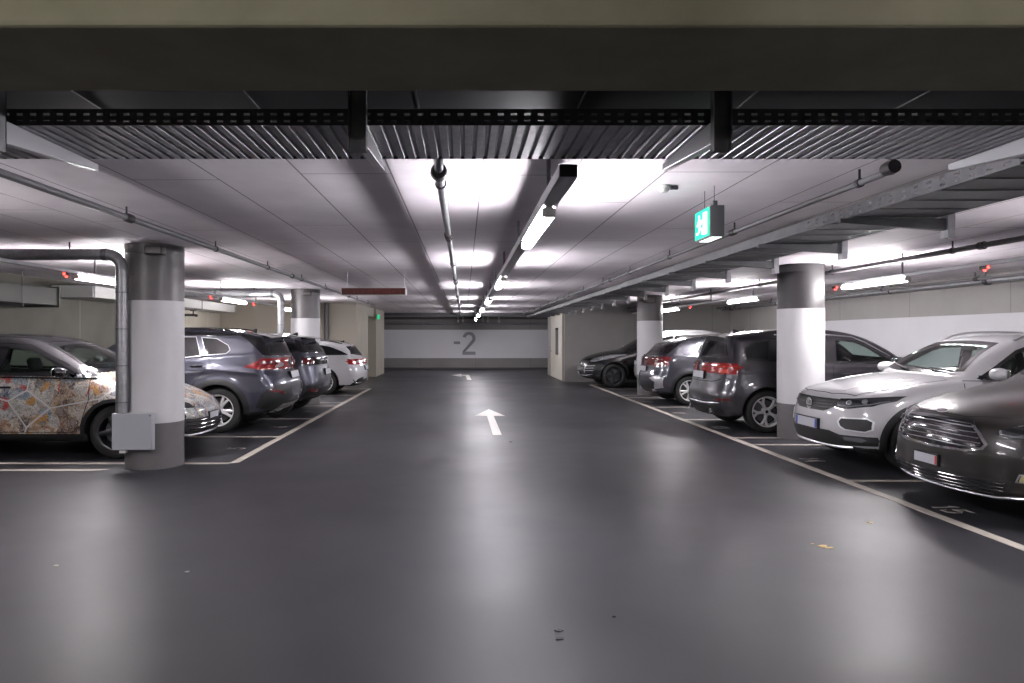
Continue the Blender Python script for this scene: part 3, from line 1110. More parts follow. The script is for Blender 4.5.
scrap(823, 546.5, .034, 'leaf_scrap', 'largest yellow leaf scrap on the floor, lower right', 1)
scrap(829, 548, .022, 'leaf_scrap', 'second leaf scrap touching the largest yellow one', 2)
scrap(870, 523, .020, 'leaf_scrap', 'pale leaf scrap on the floor near the right bay line', 3)
scrap(812, 544, .012, 'leaf_scrap', 'tiny leaf crumb left of the largest yellow scrap', 4)
scrap(56, 566, .014, 'marking_paint', 'white paper crumb on the floor at lower left', 5)
scrap(187, 572, .012, 'marking_paint', 'white paper crumb below the nearest left column', 6)
scrap(559, 631, .022, 'grime', 'largest dark spot on the floor at the bottom centre', 7)
scrap(559, 639, .020, 'grime', 'faint dark spot just below the largest floor spot', 8)
scrap(614, 617, .010, 'grime', 'small dark spot right of the largest floor spot', 9)
scrap(511, 442, .016, 'grime', 'dark spot on the floor right of the arrow foot', 10)
# ================================================================= vehicles
def catmull(pts, per=10, closed=False):
    """smooth a list of (a, b) or (a, b, 'c') points; 'c' marks a corner"""
    P = [np.array(p[:2], float) for p in pts]
    corner = [len(p) > 2 for p in pts]
    n = len(P)
    out = []
    rng = range(n if closed else n - 1)
    for i in rng:
        p1, p2 = P[i], P[(i + 1) % n]
        p0 = P[i - 1] if (closed or i > 0) and not corner[i] else 2 * p1 - p2
        k = (i + 2) % n
        p3 = P[k] if (closed or i + 2 < n) and not corner[(i + 1) % n] else 2 * p2 - p1
        d1 = max(np.linalg.norm(p1 - p0), 1e-6) ** .5
        d2 = max(np.linalg.norm(p2 - p1), 1e-6) ** .5
        d3 = max(np.linalg.norm(p3 - p2), 1e-6) ** .5
        t0, t1, t2, t3 = 0, d1, d1 + d2, d1 + d2 + d3
        for s in range(per):
            t = t1 + (t2 - t1) * s / per
            a1 = (t1 - t) / (t1 - t0) * p0 + (t - t0) / (t1 - t0) * p1
            a2 = (t2 - t) / (t2 - t1) * p1 + (t - t1) / (t2 - t1) * p2
            a3 = (t3 - t) / (t3 - t2) * p2 + (t - t2) / (t3 - t2) * p3
            b1 = (t2 - t) / (t2 - t0) * a1 + (t - t0) / (t2 - t0) * a2
            b2 = (t3 - t) / (t3 - t1) * a2 + (t - t1) / (t3 - t1) * a3
            out.append((t2 - t) / (t2 - t1) * b1 + (t - t1) / (t2 - t1) * b2)
    if not closed:
        out.append(P[-1])
    return np.array(out)


def poly_sdf(pts, X, Z):
    """signed distance (negative inside) to a closed polygon at arrays X, Z"""
    sh = X.shape
    x, z = X.ravel(), Z.ravel()
    d = np.full(x.shape, 1e9)
    ins = np.zeros(x.shape, bool)
    n = len(pts)
    for i in range(n):
        ax, az = pts[i]
        bx, bz = pts[(i + 1) % n]
        ex, ez = bx - ax, bz - az
        L = ex * ex + ez * ez
        if L < 1e-12:
            continue
        t = np.clip(((x - ax) * ex + (z - az) * ez) / L, 0, 1)
        d = np.minimum(d, (x - ax - t * ex) ** 2 + (z - az - t * ez) ** 2)
        c = (az > z) != (bz > z)
        if abs(ez) > 1e-12:
            ins ^= c & (x < ax + (z - az) * ex / ez)
    d = np.sqrt(d)
    return np.where(ins, -d, d).reshape(sh)


def smax(a, b, k):
    h = np.clip(k - np.abs(a - b), 0, None) / k
    return np.maximum(a, b) + h * h * k * .25


def surface_nets(F, org, h):
    s = F < 0
    nx, ny, nz = F.shape
    c = [(i, j, k) for i in (0, 1) for j in (0, 1) for k in (0, 1)]
    cnt = sum(s[i:nx - 1 + i, j:ny - 1 + j, k:nz - 1 + k].astype(np.int8) for i, j, k in c)
    I, J, K = np.nonzero((cnt > 0) & (cnt < 8))
    acc = np.zeros((len(I), 3))
    num = np.zeros(len(I))
    for a in c:
        for ax in range(3):
            if a[ax]:
                continue
            b = list(a)
            b[ax] = 1
            fa = F[I + a[0], J + a[1], K + a[2]]
            fb = F[I + b[0], J + b[1], K + b[2]]
            m = (fa < 0) != (fb < 0)
            t = np.where(m, fa / np.where(m, fa - fb, 1), 0)
            p = np.array(a, float)[None, :].repeat(len(I), 0)
            p[:, ax] += t
            acc += p * m[:, None]
            num += m
    V = (np.stack([I, J, K], 1) + acc / num[:, None]) * h + np.array(org)
    idx = -np.ones((nx - 1, ny - 1, nz - 1), np.int64)
    idx[I, J, K] = np.arange(len(I))
    Q = []
    for ax in range(3):
        sl0 = [slice(1, None)] * 3
        sl1 = [slice(1, None)] * 3
        sl0[ax], sl1[ax] = slice(0, -1), slice(1, None)
        o = [q for q in range(3) if q != ax]
        A = s[tuple(sl0)]
        B = s[tuple(sl1)]
        # restrict so that all four cells about the edge exist
        lim = [slice(None)] * 3
        for q in o:
            lim[q] = slice(0, (nx, ny, nz)[q] - 2)
        A, B = A[tuple(lim)], B[tuple(lim)]
        e = np.nonzero(A != B)
        base = [e[0].copy(), e[1].copy(), e[2].copy()]
        for q in o:
            base[q] = base[q] + 1
        off = [[0, 0, 0], [0, 0, 0], [0, 0, 0], [0, 0, 0]]
        off[1][o[0]] = -1
        off[2][o[0]] = -1
        off[2][o[1]] = -1
        off[3][o[1]] = -1
        q4 = np.stack([idx[base[0] + f[0], base[1] + f[1], base[2] + f[2]] for f in off], 1)
        flip = ~A[e] if ax != 1 else A[e]
        q4 = np.where(flip[:, None], q4[:, ::-1], q4)
        Q.append(q4)
    Q = np.concatenate(Q)
    return V, Q[(Q >= 0).all(1)]


def trilin(F, org, h, P):
    g = (P - np.array(org)) / h
    n = np.array(F.shape)
    g = np.clip(g, 0, n - 1.001)
    i = g.astype(int)
    f = g - i
    out = 0
    for a in (0, 1):
        for b in (0, 1):
            for c in (0, 1):
                w = (f[:, 0] if a else 1 - f[:, 0]) * (f[:, 1] if b else 1 - f[:, 1]) * (f[:, 2] if c else 1 - f[:, 2])
                out = out + w * F[i[:, 0] + a, i[:, 1] + b, i[:, 2] + c]
    return out


def sstep(x, a, b):
    t = np.clip((x - a) / (b - a), 0, 1)
    return t * t * (3 - 2 * t)


class Car:
    """A car body grown from its side outline, its width profile and its plan curvature.
    x runs back from the nose, y across, z up; the root stands at mid-length on the floor."""

    def __init__(s, name, label, cat, tipX, Y, nose, spec):
        s.p = p = spec
        s.L = p['L']
        s.W = p['W'] / 2
        # nose 'in': front toward the aisle edge tipX; 'out': tail toward it. side 'R' cars lie at X > tipX
        side = 1 if tipX > 0 else -1
        s.root = empty(name, (tipX + side * s.L / 2, Y, 0), label, cat)
        front_at_tip = nose == 'front'
        s.flip = (side == 1) != front_at_tip
        s.root.rotation_euler = (0, 0, PI if s.flip else 0)
        s.h = p.get('h', .022)
        s.grow()

    # ---------------------------------------------------------------- field
    def grow(s):
        p, h = s.p, s.h
        sil = catmull(p['sil'], 10)
        sil = np.vstack([sil])
        s.sil = sil
        x0, x1 = -.12, s.L + .12
        z0, z1 = .06, float(sil[:, 1].max()) + .10
        nx, nz = int((x1 - x0) / h) + 1, int((z1 - z0) / h) + 1
        ny = int((s.W + .10) / h) + 1
        xs = x0 + h * np.arange(nx)
        zs = z0 + h * np.arange(nz)
        ys = h * (np.arange(ny) + .5)
        # 2-D outline field, a bit wider than the body because the ends are curved in plan
        pad = int(.5 / h)
        xs2 = x0 - pad * h + h * np.arange(nx + 2 * pad)
        X2, Z2 = np.meshgrid(xs2, zs, indexing='ij')
        D2 = poly_sdf(sil, X2, Z2)
        # width field
        bx, bz = zip(*p['belt'])
        zb = np.interp(xs, bx, bz)[:, None]
        px_, pf = zip(*p['plan'])
        wp = np.interp(xs, px_, pf)
        ker = np.ones(int(.30 / h) | 1)
        ker /= ker.sum()
        wp = np.convolve(np.pad(wp, len(ker) // 2, mode='edge'), ker, 'valid')[:, None] * s.W
        Z = zs[None, :]
        lowz, lowf = zip(*p.get('section', [(.12, .90), (.22, .945), (.36, .985), (.52, 1.0), (.66, 1.0), (.80, .99), (.90, .975), (1.0, .955)]))
        rel_ = Z / zb * 1.0
        low = np.interp(rel_, lowz, lowf)
        tum = p.get('tumble', .36)
        up = Z - zb
        Wd = np.where(up < 0, wp * low, wp * lowf[-1] - .012 * np.clip(up / .03, 0, 1) - tum * np.clip(up, 0, None) - .10 * np.clip(up, 0, None) ** 2)
        rt = p['r']
        s.Ra = Ra = p.get('Ra', rt + .055)
        s.ax = p['axles']
        Xg = xs[:, None]
        for a in s.ax:
            r = np.sqrt((Xg - a) ** 2 + (Z - rt) ** 2)
            Wd = Wd + p.get('flare', .022) * np.exp(-((r - Ra) / .10) ** 2) * (Z < zb)
        mid = sstep(Xg, s.ax[0] + .35, s.ax[0] + .7) * (1 - sstep(Xg, s.ax[1] - .7, s.ax[1] - .35))
        Wd = Wd - p.get('scallop', .018) * np.exp(-((Z - .50) / .13) ** 2) * mid
        for (ca, cb, cw, ch) in p.get('creases', []):
            # a raised line from ca to cb along the flank
            zc = np.interp(Xg, [ca[0], cb[0]], [ca[1], cb[1]])
            on = sstep(Xg, ca[0] - .1, ca[0] + .1) * (1 - sstep(Xg, cb[0] - .1, cb[0] + .1))
            Wd = Wd + ch * np.exp(-np.abs(Z - zc) / cw) * on
        s.Wd = Wd
        # plan curvature of nose and tail
        cf, cr = p.get('nose_curve', .30), p.get('tail_curve', .24)
        kx = np.interp(xs, [0, .5, 1.1, 1.9, 2.5], [cf, cf, cf * .62, cf * .35, 0])
        kr = np.interp(xs, [s.L - 1.3, s.L - .7, s.L - .3, s.L], [0, cr * .5, cr, cr])
        t = (ys / s.W)
        bend = .55 * t ** 2.0 + .45 * t ** 5
        xe = xs[:, None] - kx[:, None] * bend[None, :] + kr[:, None] * bend[None, :]
        crown = p.get('crown', .05) * t ** 2
        F = np.empty((nx, ny, nz), np.float32)
        gi = (xe - xs2[0]) / h
        gi = np.clip(gi, 0, len(xs2) - 1.001)
        i0 = gi.astype(int)
        f0 = gi - i0
        kk = p.get('round', .13)
        kz = np.where(Z < .35, .08, kk)
        for j in range(ny):
            A = D2[i0[:, j]] * (1 - f0[:, j])[:, None] + D2[i0[:, j] + 1] * f0[:, j][:, None]
            A = A + crown[j] * sstep(Z, .55, .85)
            F[:, j, :] = smax(A, ys[j] - Wd, kz)
        for (bx0, bx1, by, bz0, bz1, k) in p.get('cuts', []):
            pass
        s.org = (x0, -ys[-1], z0)
        F0 = np.concatenate([F[:, ::-1], F], 1)
        s.F0 = F0
        yy = np.concatenate([-ys[::-1], ys])
        F1 = F0.copy()
        inner = s.W - .34
        for a in s.ax:
            r = np.sqrt((xs[:, None] - a) ** 2 + (zs[None, :] - rt) ** 2)
            dx = (Ra - r)[:, None, :]
            dy = (np.abs(yy) - inner)[None, :, None]
            F1 = np.maximum(F1, np.minimum(dx, dy))
        s.F1 = F1.astype(np.float32)
        G = np.gradient(s.F0, h)
        s.G = G
        V, Q = surface_nets(s.F1, s.org, h)
        s.V, s.Q = V, Q

    def normal(s, P):
        g = np.stack([trilin(q, s.org, s.h, P) for q in s.G], 1)
        n = np.linalg.norm(g, axis=1, keepdims=True)
        return g / np.maximum(n, 1e-6)

    def march(s, P, d, dist, step=.012):
        """first hit of the (uncut) body from points P along d"""
        P = np.array(P, float)
        d = np.array(d, float)
        n = int(dist / step)
        prev = trilin(s.F0, s.org, s.h, P)
        T = np.full(len(P), np.nan)
        best, bt = prev.copy(), np.zeros(len(P))
        for i in range(1, n):
            cur = trilin(s.F0, s.org, s.h, P + d * (i * step))
            m = np.isnan(T) & (prev > 0) & (cur <= 0)
            T[m] = (i - 1 + prev[m] / (prev[m] - cur[m])) * step
            b = cur < best
            best[b], bt[b] = cur[b], i * step
            prev = cur
        T = np.where(np.isnan(T), bt, T)
        return P + d * T[:, None]

    def project(s, view, uv, side=1):
        uv = np.array(uv, float)
        z = np.zeros(len(uv))
        if view == 'S':
            P = np.stack([uv[:, 0], z + side * (s.W + .09), uv[:, 1]], 1)
            return s.march(P, (0, -side, 0), s.W)
        if view in 'FR':
            # outlines stop where the flank turns away from the end of the car
            xi = int(((.60 if view == 'F' else s.L - .42) - s.org[0]) / s.h)
            lim = np.interp(uv[:, 1], s.org[2] + s.h * np.arange(s.Wd.shape[1]), s.Wd[xi]) - .012
            zl = np.interp(.60 if view == 'F' else s.L - .42, *zip(*s.p['belt']))
            lim = np.where(uv[:, 1] < zl + (.03 if view == 'F' else .02), lim, 9.)
            uv[:, 0] = np.clip(uv[:, 0], -lim, lim)
        if view == 'F':
            P = np.stack([z - .11, uv[:, 0], uv[:, 1]], 1)
            return s.march(P, (1, 0, 0), s.L * .62)
        if view == 'R':
            P = np.stack([z + s.L + .11, uv[:, 0], uv[:, 1]], 1)
            return s.march(P, (-1, 0, 0), s.L * .45)
        P = np.stack([uv[:, 0], uv[:, 1], z + s.org[2] + s.h * (s.F0.shape[2] - 1.01)], 1)
        return s.march(P, (0, 0, -1), 1.3)

    # ---------------------------------------------------------------- mesh output
    def out(s, name, V, F, m, parent=None, N=None, smooth=True, label=None):
        V = np.array(V, float)
        V = V - np.array([s.L / 2, 0, 0])
        me = bpy.data.meshes.new(name)
        me.from_pydata(V.tolist(), [], [tuple(int(i) for i in f) for f in F])
        me.materials.append(MATS[m])
        if smooth:
            me.polygons.foreach_set('use_smooth', [True] * len(me.polygons))
        if N is not None:
            me.normals_split_custom_set_from_vertices(N.tolist())
        o = bpy.data.objects.new(name, me)
        COL.objects.link(o)
        o.parent = parent or s.root
        if label:
            o['label'] = label
        return o

    def mb(s, mb_, name, m, parent=None, **k):
        mb_.v = [(x - s.L / 2, y, z) for x, y, z in mb_.v]
        return mb_.build(name, m, parent or s.root, **k)

    @staticmethod
    def dense(poly, h):
        o = []
        n = len(poly)
        for i in range(n):
            a, b = np.array(poly[i]), np.array(poly[(i + 1) % n])
            k = max(1, int(math.ceil(np.linalg.norm(b - a) / h)))
            for j in range(k):
                o.append(a + (b - a) * j / k)
        return np.array(o)

    def patch(s, name, view, poly, m, off=.004, depth=.012, parent=None, h=.035, smooth=False, sides=(1, -1), mirror=False, label=None):
        """a shell lying on the body: an outline in side (x,z), front/rear (y,z) or top (x,y) view"""
        poly = [tuple(q) for q in poly]
        pl = catmull(poly, 6, True) if smooth else np.array([q[:2] for q in poly], float)
        if mirror:
            pls = [pl, pl * np.array([1, -1]) if view == 'T' else pl * np.array([-1, 1])]
            return [s.patch(name, view, q, m, off, depth, parent, h, False, sides, False, label) for q in pls]
        area = sum(pl[i][0] * pl[i - 1][1] - pl[i - 1][0] * pl[i][1] for i in range(len(pl)))
        if area > 0:
            pl = pl[::-1]
        B = s.dense(pl, h)
        mn, mxx = B.min(0), B.max(0)
        gx, gz = np.meshgrid(np.arange(mn[0] + h / 2, mxx[0], h), np.arange(mn[1] + h / 2, mxx[1], h), indexing='ij')
        gx[:, ::2] += h * .25
        sd = poly_sdf(B, gx, gz)
        k = sd < -h * .4
        P2 = np.vstack([B, np.stack([gx[k], gz[k]], 1)])
        r = delaunay_2d_cdt([Vector(q) for q in P2.tolist()], [], [list(range(len(B)))], 1, 1e-7)
        V2 = np.array([(q.x, q.y) for q in r[0]])
        tri = [f for f in r[2]]
        res = []
        for sd_ in (sides if view == 'S' else (1,)):
            P = s.project(view, V2, sd_)
            N = s.normal(P)
            T = P + N * off
            # boundary loop of the triangulation
            ec = {}
            for f in tri:
                for i in range(len(f)):
                    e = (f[i], f[(i + 1) % len(f)])
                    ec[tuple(sorted(e))] = None if tuple(sorted(e)) in ec else e
            be = [e for e in ec.values() if e]
            n0 = len(T)
            bv = sorted({i for e in be for i in e})
            mp1 = {i: n0 + j for j, i in enumerate(bv)}
            mp2 = {i: n0 + len(bv) + j for j, i in enumerate(bv)}
            Vall = np.vstack([T, T[bv], T[bv] - N[bv] * depth])
            faces = [list(f) for f in tri] + [[mp1[e[0]], mp2[e[0]], mp2[e[1]], mp1[e[1]]] for e in be]
            # outward winding
            f = tri[len(tri) // 2]
            nn = np.cross(T[f[1]] - T[f[0]], T[f[2]] - T[f[0]])
            if np.dot(nn, N[f[0]]) < 0:
                faces = [q[::-1] for q in faces]
            rimn = N[bv].copy()
            Nall = np.vstack([N, rimn, rimn])
            res.append(s.out(name, Vall, faces, m, parent, Nall, True, label))
        return res

    def ring(s, name, view, poly, m, w=.02, off=.006, depth=.014, parent=None, h=.03, smooth=False, sides=(1, -1), mirror=False, closed=True, label=None):
        """a band of width w just inside an outline (or along an open line), lying on the body"""
        pl = catmull(poly, 6, closed) if smooth else np.array([q[:2] for q in poly], float)
        if mirror:
            pls = [pl, pl * np.array([1, -1]) if view == 'T' else pl * np.array([-1, 1])]
            return [s.ring(name, view, q, m, w, off, depth, parent, h, False, sides, False, closed, label) for q in pls]
        if closed:
            B = s.dense(pl, h)
        else:
            B = s.dense(pl, h)
            # dense() closes the loop: cut the closing run away
            k = max(1, int(math.ceil(np.linalg.norm(pl[0] - pl[-1]) / h)))
            B = np.vstack([B[:len(B) - k + 1]]) if k > 1 else B
        n = len(B)
        if closed:
            nxt, prv = np.roll(B, -1, 0), np.roll(B, 1, 0)
        else:
            nxt, prv = np.vstack([B[1:], B[-1:]]), np.vstack([B[:1], B[:-1]])
        d1 = B - prv
        d2 = nxt - B
        l1 = np.linalg.norm(d1, axis=1, keepdims=True)
        l2 = np.linalg.norm(d2, axis=1, keepdims=True)
        d1 = np.where(l1 > 1e-9, d1 / np.maximum(l1, 1e-9), d2 / np.maximum(l2, 1e-9))
        d2 = np.where(l2 > 1e-9, d2 / np.maximum(l2, 1e-9), d1)
        n1 = np.stack([-d1[:, 1], d1[:, 0]], 1)
        n2 = np.stack([-d2[:, 1], d2[:, 0]], 1)
        nn = n1 + n2
        nn /= np.maximum((nn * nn).sum(1, keepdims=True), .5) / 2
        if closed:
            area = sum(B[i][0] * B[(i + 1) % n][1] - B[(i + 1) % n][0] * B[i][1] for i in range(n))
            sg = 1 if area > 0 else -1
            A, C = B, B + nn * w * sg
        else:
            A, C = B - nn * w / 2, B + nn * w / 2
        res = []
        for sd_ in (sides if view == 'S' else (1,)):
            PA, PC = s.project(view, A, sd_), s.project(view, C, sd_)
            NA, NC = s.normal(PA), s.normal(PC)
            TA, TC = PA + NA * off, PC + NC * off
            BA, BC = TA - NA * depth, TC - NC * depth
            V = np.vstack([TA, TC, TA, TC, BA, BC])
            N = np.vstack([NA, NC, NA, NC, NA, NC])
            fs = []
            m_ = n if closed else n - 1
            for i in range(m_):
                j = (i + 1) % n
                fs.append([i, j, n + j, n + i])
                fs.append([2 * n + i, 4 * n + i, 4 * n + j, 2 * n + j])
                fs.append([3 * n + i, 3 * n + j, 5 * n + j, 5 * n + i])
            f = fs[0]
            q = np.cross(V[f[1]] - V[f[0]], V[f[2]] - V[f[0]])
            if np.dot(q, N[f[0]]) < 0:
                fs = [x[::-1] for x in fs]
            res.append(s.out(name, V, fs, m, parent, N, True, label))
        return res

    # ---------------------------------------------------------------- assemblies
    def body(s, paint, holes=(), lining=False, black_below=.0, roof=None):
        """the shell, split into painted body, wheel wells and underbody; holes are (view, polygon)"""
        V, Q = s.V, s.Q
        c = V[Q].mean(1)
        kill = np.zeros(len(Q), bool)
        g = s.normal(c)
        for view, poly in holes:
            B = np.array([q[:2] for q in poly])
            if view == 'S':
                k = (poly_sdf(B, c[:, 0], c[:, 2]) < -.016) & (np.abs(g[:, 1]) > .35)
            elif view == 'F':
                k = (poly_sdf(B, c[:, 1], c[:, 2]) < -.018) & (g[:, 0] < -.15) & (c[:, 0] < s.L * .62) & (c[:, 0] > .6)
            else:
                k = (poly_sdf(B, c[:, 1], c[:, 2]) < -.018) & (g[:, 0] > .15) & (c[:, 0] > s.L * .6)
            kill |= k
        well = np.zeros(len(Q), bool)
        for a in s.ax:
            r = np.hypot(c[:, 0] - a, c[:, 2] - s.p['r'])
            f0 = trilin(s.F0, s.org, s.h, c)
            well |= (r < s.Ra + .02) & (f0 < -.012)
        under = (g[:, 2] < -.6) & (c[:, 2] < .42) & ~well
        lowb = (c[:, 2] < black_below) & ~well & ~under
        # a contrast roof: everything over a sloping waistline
        upb = np.zeros(len(Q), bool)
        if roof:
            upb = (c[:, 2] > np.interp(c[:, 0], *zip(*roof))) & ~lowb
        front = c[:, 0] < s.L / 2
        left = c[:, 1] > 0
        parts = [('body_shell', paint, ~kill & ~well & ~under & ~lowb & ~upb), ('roof_shell', 'gloss_black', upb & ~well), ('wheel_well', 'wheel_well', well & front & left), ('wheel_well', 'wheel_well', well & front & ~left),
                 ('wheel_well', 'wheel_well', well & ~front & left), ('wheel_well', 'wheel_well', well & ~front & ~left), ('underbody', 'wheel_well', under), ('sill_trim', 'trim_black', lowb)]
        for nm, m, k in parts:
            q = Q[k & ~kill]
            if not len(q):
                continue
            u, inv = np.unique(q, return_inverse=True)
            vv = V[u]
            N = None
            if nm in ('body_shell', 'roof_shell'):
                N = s.normal(vv)
            s.out(nm, vv, inv.reshape(q.shape), m, None, N)
        if lining:
            cab = (c[:, 0] > lining[0]) & (c[:, 0] < lining[1]) & ~kill & ~well
            q = Q[cab]
            u, inv = np.unique(q, return_inverse=True)
            vv = V[u]
            N = s.normal(vv)
            s.out('cabin_lining', vv - N * .03, inv.reshape(q.shape)[:, ::-1], 'cabin_trim', None, -N)

    def wheels(s, style, track=None, near=None):
        """tyre with rim, spokes, hub and brake disc on each corner"""
        r = s.p['r']
        w = .215
        yo = s.W - .030
        rr = r * s.p.get('rim', .70)
        proto = None
        for ai, a in enumerate(s.ax):
            for sd in (1, -1):
                if proto is None:
                    ty = MB()
                    prof = [(rr - .012, -.012), (rr, -.004), (rr + .012, .0), (r - .035, .0), (r - .012, -.012), (r, -.045), (r, -w + .045), (r - .012, -w + .012), (r - .04, -w), (rr, -w), (rr - .01, -w + .02)]
                    ty.lathe([(q, hh) for q, hh in prof], (0, 0, 0), 'y', 48)
                    for gz in (-.075, -.108, -.141):   # tread grooves
                        ty.lathe([(r + .0005, gz - .004), (r - .006, gz), (r + .0005, gz + .004)], (0, 0, 0), 'y', 48)
                    proto = ty.build('wheel', 'tyre', s.root, smooth=40)
                    s.rim(proto, rr, w, style)
                    o = proto
                else:
                    o = copy_tree(proto, s.root)
                o.location = (a - s.L / 2, sd * yo, r)
                o.rotation_euler = (0, random.random() * 2, PI if sd < 0 else 0)
        return proto

    def rim(s, par, R, w, style):
        m = style.get('mat', 'alloy')
        rim = MB()
        rim.lathe([(R + .002, -.002), (R - .004, -.003), (R - .018, -.010), (R - .022, -.020), (R - .03, -.06), (R - .035, -w + .03)], (0, 0, 0), 'y', 48)
        rim.lathe([(0, -.022), (.030, -.022), (.062, -.028), (.070, -.045), (.070, -.09), (0, -.09)], (0, 0, 0), 'y', 24)
        n = style.get('n', 5)
        tw = style.get('tw', 0)
        w0, w1 = style.get('w', (.030, .020))

        def spoke(a0, a1, wa, wb, r0=.05, r1=None):
            r1 = r1 or R - .012
            vs = []
            st = 6
            for i in range(st + 1):
                t = i / st
                q = r0 + (r1 - r0) * t
                a = a0 + (a1 - a0) * t
                hw = (wa + (wb - wa) * t) / 2
                y_ = -.030 + .016 * math.sin(t * PI * .5)
                ca, sa = math.cos(a), math.sin(a)
                for (o_, yy) in ((-hw, y_ - .006), (-hw * .55, y_), (hw * .55, y_), (hw, y_ - .006), (hw * .8, y_ - .04), (-hw * .8, y_ - .04)):
                    vs.append((q * ca - o_ * sa, yy, q * sa + o_ * ca))
            fs = []
            for i in range(st):
                for k in range(6):
                    k2 = (k + 1) % 6
                    fs.append((i * 6 + k, i * 6 + k2, (i + 1) * 6 + k2, (i + 1) * 6 + k))
            rim.add(vs, fs)
        for i in range(n):
            a = 2 * PI * i / n
            if style.get('kind') == 'twin':
                spoke(a - .12, a - tw, w0, w1)
                spoke(a + .12, a + tw, w0, w1)
            elif style.get('kind') == 'y':
                spoke(a, a, w0, w0 * .9, .05, R * .55)
                spoke(a, a - tw, w0 * .8, w1, R * .48)
                spoke(a, a + tw, w0 * .8, w1, R * .48)
            else:
                spoke(a, a + style.get('sweep', 0), w0, w1)
        rim.build('rim', m, par, smooth=35)
        MB().lathe([(0, 0), (.024, -.001), (.028, -.006)], (0, -.019, 0), 'y', 20).build('hub_cap', 'trim_black' if m == 'alloy' else 'alloy_dark', par)
        MB().lathe([(.06, -.10), (R * .74, -.10), (R * .74, -.115), (.06, -.115)], (0, 0, 0), 'y', 36).build('brake_disc', 'brake_disc', par)
        MB().lathe([(0, -.13), (R - .03, -.13), (R - .03, -.14)], (0, 0, 0), 'y', 24).build('brake_shield', 'wheel_well', par)

    def mirror(s, x, z, paint, size=(.13, .11, .075), lens=None):
        """door mirrors: housing, arm and glass"""
        for sd in (1, -1):
            y = float(s.project('S', [(x, z - .03)], sd)[0][1])
            h = MB()
            n, m_ = 16, 9
            vs, fs = [], []
            a, b, c = size[2], size[0], size[1] * .47
            for i in range(m_):
                t = -1 + 2 * i / (m_ - 1)
                k = (1 - abs(t) ** 2.6) ** (1 / 2.6) if abs(t) < 1 else .02
                for j in range(n):
                    q = 2 * PI * j / n
                    cc, ss = math.cos(q), math.sin(q)
                    xx = a * k * (abs(cc) ** .8) * (1 if cc > 0 else -1) * (.42 if cc > 0 else 1.)
                    zz = c * k * (abs(ss) ** .8) * (1 if ss > 0 else -1)
                    vs.append((x + xx - t * .02, y + sd * (.045 + b / 2 + t * b / 2 * 1.0 + .02), z + zz + .02))
            for i in range(m_ - 1):
                for j in range(n):
                    j2 = (j + 1) % n
                    fs.append((i * n + j, i * n + j2, (i + 1) * n + j2, (i + 1) * n + j))
            fs.append(tuple(range(n)))
            fs.append(tuple((m_ - 1) * n + j for j in range(n)))
            h.add(vs, fs)
            hs = s.mb(h, 'door_mirror', paint, smooth=60)
            yy = y + sd * (.065 + b / 2)
            g = MB().rbox(x + a * .40, x + a * .46, yy - b * .40, yy + b * .40, z + .02 - c * .72, z + .02 + c * .72, .01)
            s.mb(g, 'mirror_glass', 'chrome', hs)
            arm = MB().prism([(x - .035, z - .05), (x + .03, z - .055), (x + .02, z - .005), (x - .02, z - .005)], lambda p, q: (p, y - sd * .03, q), (0, sd * .12, 0))
            s.mb(arm, 'mirror_arm', 'trim_black', hs, bevel=.006)

    def handle(s, x, z, m, parent_list=None, w=.19):
        for i, sd in enumerate((1, -1)):
            pts = [(x - w / 2, z, .001), (x - w / 2 + .025, z, .034), (x + w / 2 - .025, z, .036), (x + w / 2, z, .002)]
            P = s.project('S', [(q[0], q[1]) for q in pts], sd)
            t = [(P[k][0], P[k][1] + sd * pts[k][2], P[k][2]) for k in range(4)]
            mb = MB().tube(t, [.010, .013, .013, .010], 8)
            s.mb(mb, 'door_handle', m, parent_list[i] if parent_list else None)

    def door(s, poly, paint, hx=None, hz=None, hm='chrome'):
        """a door skin a hair proud of the flank, dark shut line round it, handle on it"""
        ds = s.patch('door', 'S', poly, paint, off=.0025, depth=.006, h=.05)
        for i, d_ in enumerate(ds):
            s.ring('shut_line', 'S', poly, 'wheel_well', w=-.008, off=.0015, depth=.004, parent=d_, sides=((1, -1)[i],))
        if hx is not None:
            s.handle(hx, hz, hm, ds)
        return ds

    def pane(s, name, view, poly, glass, frame='gloss_black', fw=.034, mirror=False, fname='window_seal'):
        """a window: glass sheet with a dark seal round its edge"""
        gl = s.patch(name, view, poly, glass, off=.003 if view != 'R' else .008, depth=.006, h=.05 if view != 'R' else .03, mirror=mirror)
        gl = [g for q in gl for g in (q if isinstance(q, list) else [q])]
        if frame:
            if view == 'S':
                for i, g in enumerate(gl):
                    s.ring(fname, 'S', poly, frame, w=fw, off=.005, depth=.012, parent=g, sides=((1, -1)[i],))
            else:
                s.ring(fname, view, poly, frame, w=fw, off=.005 if view != 'R' else .010, depth=.012, parent=gl[0])
        return gl

    def plate(s, view, y, z, tilt=0., w=.52, hgt=.11, m='plate_white', band=None, holder=True):
        """number plate on a dark holder, leaning with the body behind it"""
        P = s.project(view, [(y, z - hgt / 2), (y, z + hgt / 2), (y - w * .45, z), (y + w * .45, z), (y, z)])
        sg = -1 if view == 'F' else 1
        lean = math.atan2(P[1][0] - P[0][0], hgt)
        x = (P[4][0] + .6 * (P[:, 0].min() if sg < 0 else P[:, 0].max())) / 1.6 + sg * .010
        M_ = Matrix.Translation((x, y, z)) @ Matrix.Rotation(lean * .45, 4, 'Y')

        def bx(x0, x1, y0, y1, z0, z1):
            return MB().box(min(sg * x0, sg * x1), max(sg * x0, sg * x1), y0, y1, z0, z1, M=M_)
